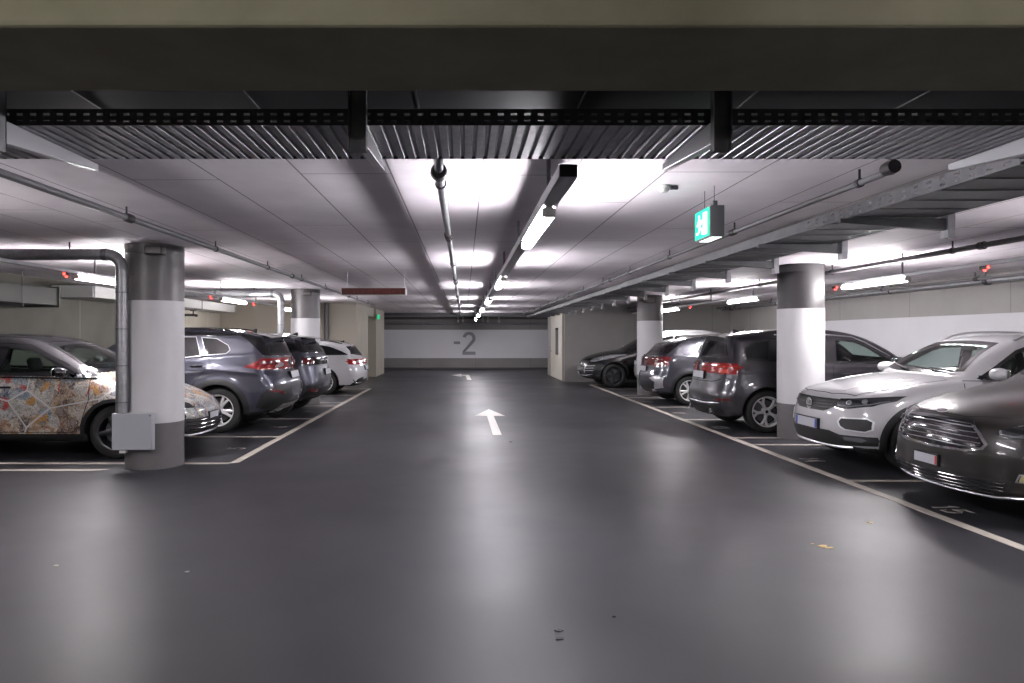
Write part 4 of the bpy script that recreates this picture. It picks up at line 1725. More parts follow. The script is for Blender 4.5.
        root = s.mb(bx(-.03, .004, -w / 2 - .01, w / 2 + .01, -hgt / 2 - .012, hgt / 2 + .012), 'plate_holder', 'trim_black', smooth=0, bevel=.003)
        s.mb(bx(.004, .007, -w / 2, w / 2, -hgt / 2, hgt / 2), 'number_plate', m, root, smooth=0)
        for (b0, b1, bm) in band or ():
            s.mb(bx(.007, .008, b0, b1, -hgt / 2 + .003, hgt / 2 - .003), 'plate_band', bm, root, smooth=0)
        return root

    def seats(s, x, z=.30, rear=True, wheel_side=1, wheel_x=None):
        def seat(x0, y, wd):
            b = MB().rbox(x0 - .25, x0 + .28, y - wd / 2, y + wd / 2, z, z + .20, .06)
            st = s.mb(b, 'seat', 'seat_cloth', smooth=60)
            M_ = Matrix.Translation((x0 + .26, y, z + .14)) @ Matrix.Rotation(math.radians(16), 4, 'Y')
            s.mb(MB().rbox(-.06, .07, -wd / 2 + .01, wd / 2 - .01, 0, .62, .06, M=M_), 'backrest', 'seat_cloth', st, smooth=60)
            for q in ((0,) if wd < .6 else (-wd * .3, wd * .3)):
                M2 = M_ @ Matrix.Translation((.015, q, .63))
                s.mb(MB().rbox(-.045, .05, -.13, .13, .02, .20, .045, M=M2), 'headrest', 'seat_cloth', st, smooth=60)
        seat(x, .36, .50)
        seat(x, -.36, .50)
        if rear:
            seat(x + .88, 0, 1.22)

    def dash(s, x, z, w=1.25, wheel=1):
        """dashboard with steering wheel and column"""
        prof = [(x, z), (x + .34, z + .01), (x + .46, z - .04), (x + .50, z - .14), (x + .42, z - .34), (x, z - .36)]
        d_ = s.mb(MB().prism(prof, lambda a, b: (a, -w / 2, b), (0, w, 0)), 'dashboard', 'cabin_trim', bevel=.03)
        y = .36 * wheel
        c = Vector((x + .62, y, z - .05))
        M_ = Matrix.Translation(c) @ Matrix.Rotation(math.radians(-66), 4, 'Y')
        t = MB()
        t.tube([M_ @ Vector((.185 * math.cos(a), .185 * math.sin(a), 0)) for a in [2 * PI * i / 28 for i in range(28)]], .015, 8, closed=True)
        for a in (0, PI / 2, PI, 3 * PI / 2):
            if a == 0:
                continue
            t.tube([M_ @ Vector((.04 * math.cos(a), .04 * math.sin(a), -.01)), M_ @ Vector((.18 * math.cos(a), .18 * math.sin(a), 0))], .014, 6)
        sw = s.mb(t, 'steering_wheel', 'trim_black')
        s.mb(MB().lathe([(0, -.02), (.07, -.02), (.075, 0), (.06, .02), (0, .03)], (0, 0, 0), 'z', 18), 'wheel_boss', 'trim_black', sw).matrix_local = Matrix.Translation((-0, 0, 0)) @ Matrix.Translation(c) @ Matrix.Rotation(math.radians(-66), 4, 'Y') @ Matrix.Translation((0, 0, 0))
        s.mb(MB().tube([tuple(c), (x + .40, y, z - .12)], .03, 10), 'steering_column', 'trim_black', sw)
        return d_

    def cabin_mirror(s, x, z):
        o = s.mb(MB().rbox(x - .02, x + .02, -.12, .12, z - .035, z + .035, .018), 'cabin_mirror', 'trim_black')
        s.mb(MB().tube([(x, 0, z), (x - .05, 0, z + .07)], .012, 8), 'mirror_stem', 'trim_black', o)

    def fin(s, x, m='gloss_black'):
        P = s.project('T', [(x, 0), (x + .17, 0)])
        z0 = P[:, 2].min() - .012
        mb = MB()
        vs = []
        for (xx, hw, zz) in ((x, .012, z0), (x + .17, .028, z0), (x + .06, .009, z0 + .035), (x + .14, .006, z0 + .068), (x + .165, .006, z0 + .068), (x + .175, .014, z0 + .02)):
            vs += [(xx, -hw, zz), (xx, hw, zz)]
        bm = bmesh.new()
        for v in vs:
            bm.verts.new(v)
        bmesh.ops.convex_hull(bm, input=bm.verts[:])
        bm.verts.index_update()
        mb.add([v.co[:] for v in bm.verts], [[v.index for v in f.verts] for f in bm.faces])
        bm.free()
        return s.mb(mb, 'antenna_fin', m, smooth=50)

    def spoiler(s, x0, x1, dz, hw, m, t=.028):
        """roof spoiler: a thin blade carried back from the roof edge"""
        n = 17
        ys = np.linspace(-hw, hw, n)
        P = s.project('T', [(x0, y) for y in ys])
        vs = []
        for y, p in zip(ys, P):
            k = abs(y / hw)
            xr = x1 - .07 * k ** 3
            xm = (x0 + xr) / 2
            vs += [(x0, y, p[2] + .002), (xm, y, p[2] - dz * .25 + .004), (xr, y, p[2] - dz), (xr, y, p[2] - dz - .010), (xm, y, p[2] - dz * .5 - t), (x0, y, p[2] - dz - t - .02)]
        fs = []
        for i in range(n - 1):
            for k in range(6):
                k2 = (k + 1) % 6
                fs.append((i * 6 + k, i * 6 + k2, (i + 1) * 6 + k2, (i + 1) * 6 + k))
        fs += [tuple(range(6)), tuple((n - 1) * 6 + k for k in range(6))]
        return s.mb(MB().add(vs, fs), 'roof_spoiler', m, smooth=50)

    def rails(s, x0, x1, y, m, lift=.045):
        """roof rails with feet"""
        for sd in (1, -1):
            xs = np.linspace(x0, x1, 14)
            P = s.project('T', [(q, sd * (y - .02 * ((q - x0) / (x1 - x0)))) for q in xs])
            t = []
            for i, q in enumerate(P):
                k = min(1, min(i, 13 - i) / 1.6)
                t.append((q[0], q[1], q[2] + .004 + lift * k ** .6))
            s.mb(MB().tube(t, .014, 10), 'roof_rail', m)

    def wiper(s, view, y0, z0, y1, z1):
        P = s.project(view, [(y0 + (y1 - y0) * i / 8, z0 + (z1 - z0) * i / 8) for i in range(9)])
        N = s.normal(P)
        w_ = s.mb(MB().tube((P + N * .014).tolist(), .006, 6), 'wiper', 'trim_black')
        s.mb(MB().tube((P + N * .030)[:5].tolist(), .008, 6), 'wiper_arm', 'trim_black', w_)

    def arches(s, m='trim_black', w=.055, a0=-12, a1=192, off=.012):
        for i, a in enumerate(s.ax):
            r0, r1 = s.Ra - .012, s.Ra + w
            n = 26
            ring = [(a + r1 * math.cos(math.radians(a0 + (a1 - a0) * k / n)), s.p['r'] + r1 * math.sin(math.radians(a0 + (a1 - a0) * k / n))) for k in range(n + 1)]
            ring += [(a + r0 * math.cos(math.radians(a1 + (a0 - a1) * k / n)), s.p['r'] + r0 * math.sin(math.radians(a1 + (a0 - a1) * k / n))) for k in range(n + 1)]
            s.patch('wheel_arch_trim', 'S', ring, m, off=off, depth=.03)

    def blade(s, name, view, pts, m, prof=(.012, .02), parent=None, mirror=False, out_=.01):
        """a raised bar that follows the body along a line"""
        for sg in ((1, -1) if mirror else (1,)):
            q = self_pts = [(p[0] * sg if view in 'FR' else p[0], p[1] * (sg if view == 'T' else 1)) for p in pts]
            L_ = [np.array(q[0])]
            for a, b in zip(q[:-1], q[1:]):
                k = max(2, int(np.linalg.norm(np.array(b) - np.array(a)) / .04))
                L_ += [np.array(a) + (np.array(b) - np.array(a)) * i / k for i in range(1, k + 1)]
            P = s.project(view, L_)
            N = s.normal(P)
            s.mb(MB().tube((P + N * out_).tolist(), prof[0], 8), name, m, parent)

    def lamp(s, view, y, z, r, m='lamp_lens', parent=None, off=.004, depth=.02, mirror=True):
        """round projector lens with a chrome bezel"""
        for sg in ((1, -1) if mirror else (1,)):
            P = s.project(view, [(y * sg, z)])
            N = s.normal(P)[0]
            c = Vector(P[0]) + Vector(N) * off
            q = Vector((0, 0, 1)).rotation_difference(Vector(N)).to_matrix().to_4x4()
            M_ = Matrix.Translation(c) @ q
            mb = MB().lathe([(0, .010), (r * .6, .008), (r * .85, .0), (r * .86, -.01)], (0, 0, 0), 'z', 20)
            mb.v = [tuple(M_ @ Vector(p)) for p in mb.v]
            o = s.mb(mb, 'projector_lens', m, parent)
            b = MB().lathe([(r * .86, -.01), (r * .90, .006), (r, .004), (r, -.012)], (0, 0, 0), 'z', 20)
            b.v = [tuple(M_ @ Vector(p)) for p in b.v]
            s.mb(b, 'lens_bezel', 'satin_silver', parent)


def windscreen_poly(zb, zt, wb, wt, sag=.03, top=None):
    """front-view outline of a windscreen or rear window: wide foot, narrower rounded top"""
    lo = [(-wb + 2 * wb * i / 8, zb + sag * (abs(-1 + i / 4)) ** 2) for i in range(9)]
    hi = [(wt - 2 * wt * i / 8, zt - (sag * .8 if top is None else top) * (abs(-1 + i / 4)) ** 2) for i in range(9)]
    return lo + hi
PLAN = lambda L: [(0, .95), (.35, .97), (.9, .995), (1.4, 1.0), (L - 1.3, 1.0), (L - .6, .985), (L - .2, .955), (L, .94)]


def roundel(s, z, R, m='bright_trim'):
    """round badge on the grille: ring with two nested angular letters"""
    P = s.project('F', [(0, z)])[0]
    x = P[0] - .016
    ring = MB().tube([(x, R * .92 * math.cos(a), z + R * .92 * math.sin(a)) for a in [2 * PI * i / 32 for i in range(32)]], R * .075, 8, closed=True)
    badge = s.mb(ring, 'badge_ring', m)
    mb = MB()

    def bar(a, b):
        w = R * .17
        a, b = np.array(a) * R, np.array(b) * R
        d = (b - a) / np.linalg.norm(b - a)
        n = np.array([-d[1], d[0]]) * w / 2
        q = [a + n, a - n, b - n, b + n]
        mb.prism([tuple(p) for p in q], lambda u, v: (x - .004, u, z + v), (.008, 0, 0))
    bar((-.33, .80), (0, .10))
    bar((.33, .80), (0, .10))
    bar((-.78, .42), (-.36, -.76))
    bar((-.36, -.76), (0, .02))
    bar((0, .02), (.36, -.76))
    bar((.36, -.76), (.78, .42))
    s.mb(mb, 'badge_letters', m, badge, smooth=0)
    s.mb(MB().lathe([(0, .004), (R * .9, .004), (R * .9, .012), (0, .012)], (x, 0, z), 'x', 32), 'badge_plate', 'trim_black', badge)
    return badge


def oval_badge(s, view, z, a, b, m='gloss_black', rim='bright_trim'):
    """oval maker's badge lying on the body"""
    P = s.project(view, [(0, z), (0, z - b * .8), (0, z + b * .8)])
    sg = -1 if view == 'F' else 1
    lean = math.atan2(P[2][0] - P[1][0], 1.6 * b)
    M_ = Matrix.Translation((P[0][0] + sg * .006, 0, z)) @ Matrix.Rotation(lean, 4, 'Y')
    T_ = [2 * PI * i / 28 for i in range(28)]
    o = s.mb(MB().tube([M_ @ Vector((0, a * math.cos(t), b * math.sin(t))) for t in T_], .004, 6, closed=True), 'badge_rim', rim)
    mb = MB().prism([(a * math.cos(t), b * math.sin(t)) for t in T_], lambda u, v: (-.004, u, v), (.008, 0, 0))
    mb.v = [tuple(M_ @ Vector(p)) for p in mb.v]
    s.mb(mb, 'badge_plate', m, o, smooth=0)
    return o


# ------------------------------------------------------------------ white compact SUV, nose to the aisle
def white_suv():
    L = 4.23
    s = Car('white_suv', 'white compact SUV parked nose-out right of the nearest right column', 'car', 4.27, 8.71, 'front', dict(
        L=L, W=1.82, r=.335, axles=(.83, 3.42), h=.02, rim=.72, nose_curve=.40, round=.12, crown=.045, plan=PLAN(L),
        belt=[(0, .98), (1.2, 1.02), (2.5, 1.04), (4.2, 1.08)], tumble=.36,
        creases=[((1.0, .90), (4.0, .95), .03, .012)],
        sil=[(.20, .20, 'c'), (.07, .235), (.025, .32), (.0, .44), (.012, .57), (.035, .70), (.075, .80), (.15, .875), (.40, .955), (.80, 1.03), (1.24, 1.09, 'c'),
             (1.60, 1.315), (1.98, 1.485), (2.25, 1.545), (2.65, 1.572), (3.1, 1.56), (3.6, 1.50), (3.88, 1.43, 'c'), (4.06, 1.14), (4.14, 1.02, 'c'), (4.19, .85), (4.23, .62), (4.22, .45), (4.12, .26), (4.0, .2, 'c')]))
    ws = windscreen_poly(1.105, 1.482, .70, .53)
    fwin = [(1.50, 1.06), (1.62, 1.13), (2.02, 1.375), (2.14, 1.415), (2.46, 1.43), (2.50, 1.06)]
    rwin = [(2.58, 1.06), (2.54, 1.43), (2.90, 1.425), (3.12, 1.40), (3.28, 1.09), (3.22, 1.065)]
    qwin = [(3.36, 1.10), (3.20, 1.385), (3.42, 1.35), (3.66, 1.19)]
    rear = windscreen_poly(1.16, 1.40, .60, .50)
    s.body('paint_white', [('F', ws), ('S', fwin), ('S', rwin), ('S', qwin), ('R', rear)], lining=(1.3, 4.1), black_below=.27)
    s.pane('windscreen', 'F', ws, 'clear_glass', fw=.045)
    s.pane('front_side_window', 'S', fwin, 'clear_glass')
    s.pane('rear_side_window', 'S', rwin, 'shaded_glass')
    s.pane('quarter_window', 'S', qwin, 'shaded_glass')
    s.pane('rear_window', 'R', rear, 'shaded_glass', fw=.03)
    s.patch('door_pillar', 'S', [(2.465, 1.05), (2.47, 1.435), (2.535, 1.435), (2.58, 1.05)], 'gloss_black', off=.004)
    s.blade('window_chrome', 'S', [(1.47, 1.045), (2.5, 1.045), (3.25, 1.05), (3.62, 1.12)], 'satin_silver', (.008,))
    s.door([(1.34, .44), (1.28, .75), (1.36, 1.03), (2.50, 1.035), (2.53, .36), (1.50, .36)], 'paint_white', 2.34, .90, 'paint_white')
    s.door([(2.55, .36), (2.52, 1.035), (3.20, 1.045), (3.24, .92), (3.04, .66), (2.97, .38)], 'paint_white', 3.06, .92, 'paint_white')
    hood = [(.27, -.60), (.155, -.30), (.13, 0), (.155, .30), (.27, .60), (.55, .70), (1.22, .74), (1.16, .3), (1.14, 0), (1.16, -.3), (1.22, -.74), (.55, -.70)]
    hd = s.patch('bonnet', 'T', hood, 'paint_white', off=.003, depth=.008, h=.05)[0]
    s.ring('shut_line', 'T', hood, 'wheel_well', w=-.008, off=.0015, depth=.004, parent=hd)
    for sg in (1, -1):
        s.blade('bonnet_crease', 'T', [(.25, .40 * sg), (1.10, .50 * sg)], 'paint_white', (.012,), parent=hd, out_=-.004)
    # grille band with bars
    gp = [(-.49, .808), (.49, .808), (.47, .72), (.36, .665), (.30, .645), (-.30, .645), (-.36, .665), (-.47, .72)]
    g = s.patch('grille', 'F', gp, 'trim_black', off=.003)[0]
    for zz, w in ((.785, .46), (.750, .46), (.715, .44), (.68, .36)):
        s.blade('grille_bar', 'F', [(-w, zz), (w, zz)], 'trim_black', (.007,), parent=g)
    s.blade('grille_chrome', 'F', [(-.48, .80), (.48, .80)], 'satin_silver', (.006,), parent=g)
    roundel(s, .713, .066)
    # headlights wrap to the flank
    hp = [(.46, .70), (.475, .805), (.62, .818), (.80, .848), (.893, .868), (.882, .81), (.80, .742), (.62, .698)]
    hl = s.patch('headlight', 'F', hp, 'lamp_dark', off=.004, mirror=True)
    for q, sg in zip(hl, (1, -1)):
        q = q[0]
        s.blade('running_light', 'F', [(.50 * sg, .720), (.64 * sg, .722), (.78 * sg, .758), (.86 * sg, .80)], 'lamp_lens', (.009,), parent=q)
        for yy, zz in ((.60, .765), (.73, .788)):
            P = s.project('F', [(yy * sg, zz)])
            N = s.normal(P)[0]
            c = Vector(P[0]) + Vector(N) * .004
            M_ = Matrix.Translation(c) @ Vector((0, 0, 1)).rotation_difference(Vector(N)).to_matrix().to_4x4()
            mb = MB().lathe([(0, .003), (.018, .002), (.024, .0), (.028, .005), (.033, .002), (.033, -.01)], (0, 0, 0), 'z', 20)
            mb.v = [tuple(M_ @ Vector(p)) for p in mb.v]
            s.mb(mb, 'lens', 'lamp_lens', q)
    # outer bumper rings
    fp = [(.53, .545), (.56, .595), (.80, .610), (.845, .575), (.845, .48), (.80, .445), (.62, .455), (.56, .49)]
    fr = s.patch('bumper_vent', 'F', fp, 'trim_black', off=.003, smooth=False, mirror=True)
    for q, sg in zip(fr, (1, -1)):
        s.ring('vent_ring', 'F', [(a * sg, b) for a, b in fp], 'bright_trim', w=.013, off=.012, depth=.02, parent=q[0])
    # lower intake, fog lamps and skid strip
    s.patch('lower_intake', 'F', [(-.86, .40), (-.55, .395), (-.42, .43), (.42, .43), (.55, .395), (.86, .40), (.87, .30), (.50, .265), (-.50, .265), (-.87, .30)], 'trim_black', off=.004)
    s.patch('fog_lamp', 'F', [(.60, .335), (.60, .375), (.76, .38), (.80, .36), (.76, .33)], 'lamp_lens', off=.008, mirror=True)
    s.blade('skid_strip', 'F', [(-.66, .258), (-.45, .245), (.45, .245), (.66, .258)], 'satin_silver', (.018,), out_=.004)
    s.plate('F', 0, .485, w=.52, band=[(-.26, -.215, 'plate_blue'), (.215, .26, 'plate_blue')])
    s.arches()
    s.patch('sill_moulding', 'S', [(1.20, .27), (1.20, .36), (3.04, .38), (3.04, .27)], 'trim_black', off=.010)
    s.mirror(1.62, 1.10, 'paint_white', (.23, .15, .10))
    s.rails(2.1, 3.75, .60, 'satin_silver')
    s.wiper('F', -.62, 1.12, .02, 1.16)
    s.wiper('F', .02, 1.115, .58, 1.18)
    s.dash(1.42, 1.02)
    s.seats(2.28, .32)
    s.cabin_mirror(2.02, 1.40)
    s.wheels(dict(n=5, kind='twin', tw=.20, w=(.028, .022)))
    tl = s.patch('tail_light', 'R', [(.42, .86), (.42, 1.0), (.84, 1.01), (.86, .88)], 'tail_red', mirror=True)
    s.plate('R', 0, .72)
    s.fin(3.45, 'paint_white')
    return s


# ------------------------------------------------------------------ dark brown people carrier at the right edge
def brown_car():
    L = 4.80
    s = Car('brown_people_carrier', 'dark brown people carrier with chrome-barred grille at the right edge of the frame', 'car', 4.17, 6.30, 'front', dict(
        L=L, W=1.92, r=.345, axles=(.95, 3.80), h=.02, rim=.70, nose_curve=.42, round=.16, crown=.06, plan=PLAN(L),
        belt=[(0, 1.0), (1.2, 1.06), (3.0, 1.10), (4.8, 1.14)],
        creases=[((1.0, .92), (4.4, .98), .03, .014)],
        sil=[(.20, .20, 'c'), (.05, .235), (.0, .34), (.0, .50), (.02, .66), (.06, .79), (.13, .865), (.38, .96), (.8, 1.06), (1.16, 1.13, 'c'), (1.6, 1.37), (2.05, 1.56), (2.5, 1.64), (3.0, 1.66),
             (3.6, 1.63), (4.2, 1.55), (4.45, 1.48, 'c'), (4.65, 1.15), (4.74, .95), (4.80, .7), (4.78, .4), (4.62, .24, 'c')]))
    ws = windscreen_poly(1.145, 1.565, .76, .58)
    fwin = [(1.48, 1.10), (2.02, 1.42), (2.2, 1.49), (2.60, 1.52), (2.64, 1.10)]
    rwin = [(2.72, 1.10), (2.70, 1.52), (3.45, 1.51), (3.55, 1.14)]
    qwin = [(3.64, 1.15), (3.55, 1.50), (4.05, 1.44), (4.28, 1.20)]
    rear_glass = windscreen_poly(1.18, 1.440, .66, .56, top=.06)
    s.body('paint_brown', [('R', rear_glass), ('F', ws), ('S', fwin), ('S', rwin)], lining=(1.3, 4.3))
    s.pane('windscreen', 'F', ws, 'clear_glass', fw=.045)
    s.pane('front_side_window', 'S', fwin, 'clear_glass')
    s.pane('rear_side_window', 'S', rwin, 'shaded_glass')
    s.pane('quarter_window', 'S', qwin, 'tinted_glass')
    s.pane('rear_window', 'R', rear_glass, 'tinted_glass')
    s.door([(1.38, .42), (1.30, .8), (1.40, 1.07), (2.66, 1.08), (2.70, .36), (1.5, .36)], 'paint_brown', 2.48, .95)
    s.door([(2.72, .36), (2.68, 1.08), (3.55, 1.10), (3.62, .95), (3.42, .7), (3.34, .38)], 'paint_brown', 3.38, .97)
    hood = [(.28, -.60), (.14, -.30), (.115, 0), (.14, .30), (.28, .60), (.5, .72), (1.15, .78), (1.10, .3), (1.08, 0), (1.10, -.3), (1.15, -.78), (.5, -.72)]
    hd = s.patch('bonnet', 'T', hood, 'paint_brown', off=.003, depth=.008, h=.05)[0]
    s.ring('shut_line', 'T', hood, 'wheel_well', w=-.008, off=.0015, depth=.004, parent=hd)
    gp = [(-.40, .815), (0, .828), (.40, .815), (.49, .74), (.575, .645), (.545, .60), (.42, .568), (0, .555), (-.42, .568), (-.545, .60), (-.575, .645), (-.49, .74)]
    g = s.patch('grille', 'F', gp, 'gloss_black', off=.002)[0]
    s.ring('grille_surround', 'F', gp, 'chrome', w=.020, off=.014, depth=.03, parent=g)
    for i, zz in enumerate((.775, .735, .695, .655, .615)):
        w = .42 + (.80 - zz) * .72
        w = min(w, .54)
        s.blade('grille_bar', 'F', [(-w, zz - .006), (0, zz + .006), (w, zz - .006)], 'chrome', (.0085,), parent=g)
    oval_badge(s, 'F', .872, .062, .026)
    hp = [(.60, .735), (.61, .775), (.72, .825), (.84, .875), (.925, .93), (.945, .88), (.90, .79), (.80, .735), (.68, .715)]
    hl = s.patch('headlight', 'F', hp, 'lamp_dark', off=.004, mirror=True)
    for q, sg in zip(hl, (1, -1)):
        s.blade('running_light', 'F', [(.62 * sg, .765), (.63 * sg, .735), (.70 * sg, .722), (.76 * sg, .728)], 'lamp_lens', (.010,), parent=q[0])
        s.blade('running_light', 'F', [(.70 * sg, .805), (.84 * sg, .862), (.92 * sg, .915)], 'lamp_lens', (.006,), parent=q[0])
        for yy, zz, r_ in ((.79, .79, .036), (.87, .845, .034)):
            s.lamp('F', yy * sg, zz, r_, parent=q[0], mirror=False)
    lp = [(-.74, .385), (-.30, .365), (.30, .365), (.74, .385), (.70, .27), (.45, .235), (-.45, .235), (-.70, .27)]
    lo = s.patch('lower_intake', 'F', lp, 'trim_black', off=.003)[0]
    for zz, w in ((.345, .70), (.315, .69), (.285, .68), (.258, .62)):
        s.blade('intake_bar', 'F', [(-w, zz + .01), (0, zz), (w, zz + .01)], 'gloss_black', (.0065,), parent=lo)
    s.blade('chin_strip', 'F', [(-.85, .262), (-.6, .228), (0, .215), (.6, .228), (.85, .262)], 'satin_silver', (.012,), out_=.006)
    fg = s.patch('fog_lamp', 'F', [(.755, .375), (.775, .445), (.92, .455), (.925, .40), (.86, .375)], 'trim_black', off=.004, mirror=True)
    for q, sg in zip(fg, (1, -1)):
        s.ring('fog_surround', 'F', [(.755 * sg, .375), (.775 * sg, .445), (.92 * sg, .455), (.925 * sg, .40), (.86 * sg, .375)], 'chrome', w=.010, off=.010, depth=.02, parent=q[0])
        s.patch('fog_lens', 'F', [(.775 * sg, .385), (.785 * sg, .435), (.815 * sg, .437), (.80 * sg, .387)], 'lamp_amber', off=.008, parent=q[0])
        s.patch('fog_lens', 'F', [(.84 * sg, .395), (.84 * sg, .43), (.90 * sg, .435), (.905 * sg, .405)], 'lamp_lens', off=.008, parent=q[0])
    s.plate('F', 0, .445, w=.30, hgt=.082, band=[(-.15, -.128, 'plate_red')])
    s.mirror(1.92, 1.17, 'paint_brown', (.23, .15, .10))
    s.wiper('F', -.66, 1.165, .02, 1.20)
    s.dash(1.38, 1.06)
    s.seats(2.35, .36)
    s.wheels(dict(n=5, kind='twin', tw=.16, w=(.028, .022)))
    s.patch('tail_light', 'R', [(.50, .95), (.50, 1.12), (.88, 1.14), (.90, .98)], 'tail_red', mirror=True)
    s.rails(2.3, 4.2, .66, 'satin_silver', .03)
    return s


# ------------------------------------------------------------------ slate people carrier, tail to the aisle
def slate_car():
    L = 4.36
    s = Car('slate_people_carrier', 'slate grey hatchback with lit-looking red tail lamps, tail-out behind the nearest right column', 'car', 3.97, 12.02, 'rear', dict(
        L=L, W=1.82, r=.338, axles=(.83, 3.50), h=.02, rim=.72, tail_curve=.27, round=.13, crown=.045, plan=PLAN(L),
        belt=[(0, .98), (1.0, 1.05), (2.5, 1.08), (4.3, 1.13)], tumble=.34,
        creases=[((1.0, .93), (4.0, .98), .03, .014)],
        sil=[(.17, .2, 'c'), (.04, .3), (0, .45), (.02, .65), (.1, .82), (.35, .95), (.75, 1.05), (1.06, 1.12, 'c'), (1.45, 1.37), (1.85, 1.56), (2.2, 1.64), (2.7, 1.672), (3.2, 1.66), (3.75, 1.605),
             (4.05, 1.56, 'c'), (4.20, 1.19), (4.25, 1.10), (4.28, .95), (4.33, .72), (4.36, .58), (4.34, .40), (4.24, .24, 'c')]))
    ws = windscreen_poly(1.14, 1.55, .72, .55)
    fwin = [(1.42, 1.10), (1.85, 1.40), (2.02, 1.475), (2.36, 1.52), (2.42, 1.11)]
    rwin = [(2.52, 1.11), (2.48, 1.525), (3.05, 1.53), (3.28, 1.51), (3.36, 1.14)]
    qwin = [(3.44, 1.14), (3.37, 1.505), (3.66, 1.46), (3.80, 1.36), (3.86, 1.22), (3.80, 1.16)]
    rear_glass = windscreen_poly(1.20, 1.465, .66, .55, top=.06)
    s.body('paint_slate', [('R', rear_glass), ('F', ws), ('S', fwin), ('S', rwin)], lining=(1.15, 4.0), black_below=.26)
    s.pane('windscreen', 'F', ws, 'clear_glass', fw=.045)
    s.pane('front_side_window', 'S', fwin, 'clear_glass')
    s.pane('rear_side_window', 'S', rwin, 'shaded_glass')
    s.pane('quarter_window', 'S', qwin, 'tinted_glass')
    s.pane('rear_window', 'R', rear_glass, 'tinted_glass')
    s.patch('door_pillar', 'S', [(2.40, 1.10), (2.37, 1.53), (2.47, 1.53), (2.54, 1.10)], 'gloss_black', off=.006)
    s.patch('door_pillar', 'S', [(3.35, 1.13), (3.26, 1.515), (3.38, 1.51), (3.45, 1.13)], 'gloss_black', off=.006)
    s.blade('drip_rail', 'S', [(1.5, 1.22), (1.85, 1.44), (2.05, 1.53), (2.5, 1.57), (3.3, 1.565)], 'satin_silver', (.010,), out_=.004)
    s.door([(1.30, .42), (1.22, .8), (1.32, 1.07), (2.44, 1.085), (2.48, .36), (1.45, .36)], 'paint_slate', 2.26, .94, 'paint_slate')
    s.door([(2.50, .36), (2.46, 1.085), (3.40, 1.11), (3.44, .95), (3.15, .7), (3.06, .38)], 'paint_slate', 3.22, .96, 'paint_slate')
    # tail lamps: L-shaped, wrapping onto the flank
    for view, polys in (('R', [(.40, .955), (.42, 1.075), (.70, 1.10), (.90, 1.11), (.905, .935), (.62, .925), (.60, .95)]), ):
        tl = s.patch('tail_light', view, polys, 'tail_red', off=.006, mirror=True)
        for q, sg in zip(tl, (1, -1)):
            s.patch('lamp_segment', 'R', [(.62 * sg, .945), (.62 * sg, 1.0), (.76 * sg, 1.005), (.76 * sg, .95)], 'tail_bright', off=.010, parent=q[0])
            s.blade('light_bar', 'R', [(.44 * sg, 1.02), (.62 * sg, 1.045), (.86 * sg, 1.055)], 'tail_bright', (.008,), parent=q[0])
    sl = s.patch('tail_light', 'S', [(4.27, 1.10), (4.10, 1.11), (3.95, 1.07), (3.86, 1.045), (3.99, .985), (4.12, .945), (4.29, .935)], 'tail_red', off=.006)
    for i, q in enumerate(sl):
        s.blade('light_bar', 'S', [(4.22, 1.055), (4.02, 1.055), (3.90, 1.04)], 'tail_bright', (.006,), parent=q) if i == 1 else None
    s.spoiler(3.90, 4.15, .03, .57, 'paint_slate')
    s.patch('bumper_trim', 'R', [(-.70, .42), (.70, .42), (.78, .34), (.66, .27), (-.66, .27), (-.78, .34)], 'trim_black', off=.006)
    s.blade('bumper_chrome', 'R', [(-.74, .47), (-.4, .45), (.4, .45), (.74, .47)], 'satin_silver', (.010,))
    s.patch('reflector', 'R', [(.66, .50), (.66, .535), (.86, .545), (.86, .51)], 'tail_dark_red', off=.006, mirror=True)
    for sg in (1, -1):
        P = s.project('R', [(.50 * sg, .33)])[0]
        s.mb(MB().lathe([(.030, -.10), (.045, -.10), (.048, .03), (.042, .035), (.038, .02), (.036, -.08)], (P[0], .50 * sg, .315), 'x', 20), 'exhaust_tip', 'chrome')
    s.blade('hatch_line', 'R', [(-.80, .88), (-.5, .80), (.5, .80), (.80, .88)], 'wheel_well', (.006,), out_=-.001)
    s.plate('R', 0, .90, w=.50)
    oval_badge(s, 'R', 1.09, .042, .042)
    s.mirror(1.52, 1.13, 'paint_slate', (.23, .15, .10))
    s.fin(3.55, 'paint_slate')
    s.dash(1.30, 1.06)
    s.seats(2.25, .36)
    s.cabin_mirror(1.95, 1.47)
    s.wheels(dict(n=5, kind='y', tw=.27, w=(.052, .040)))
    return s


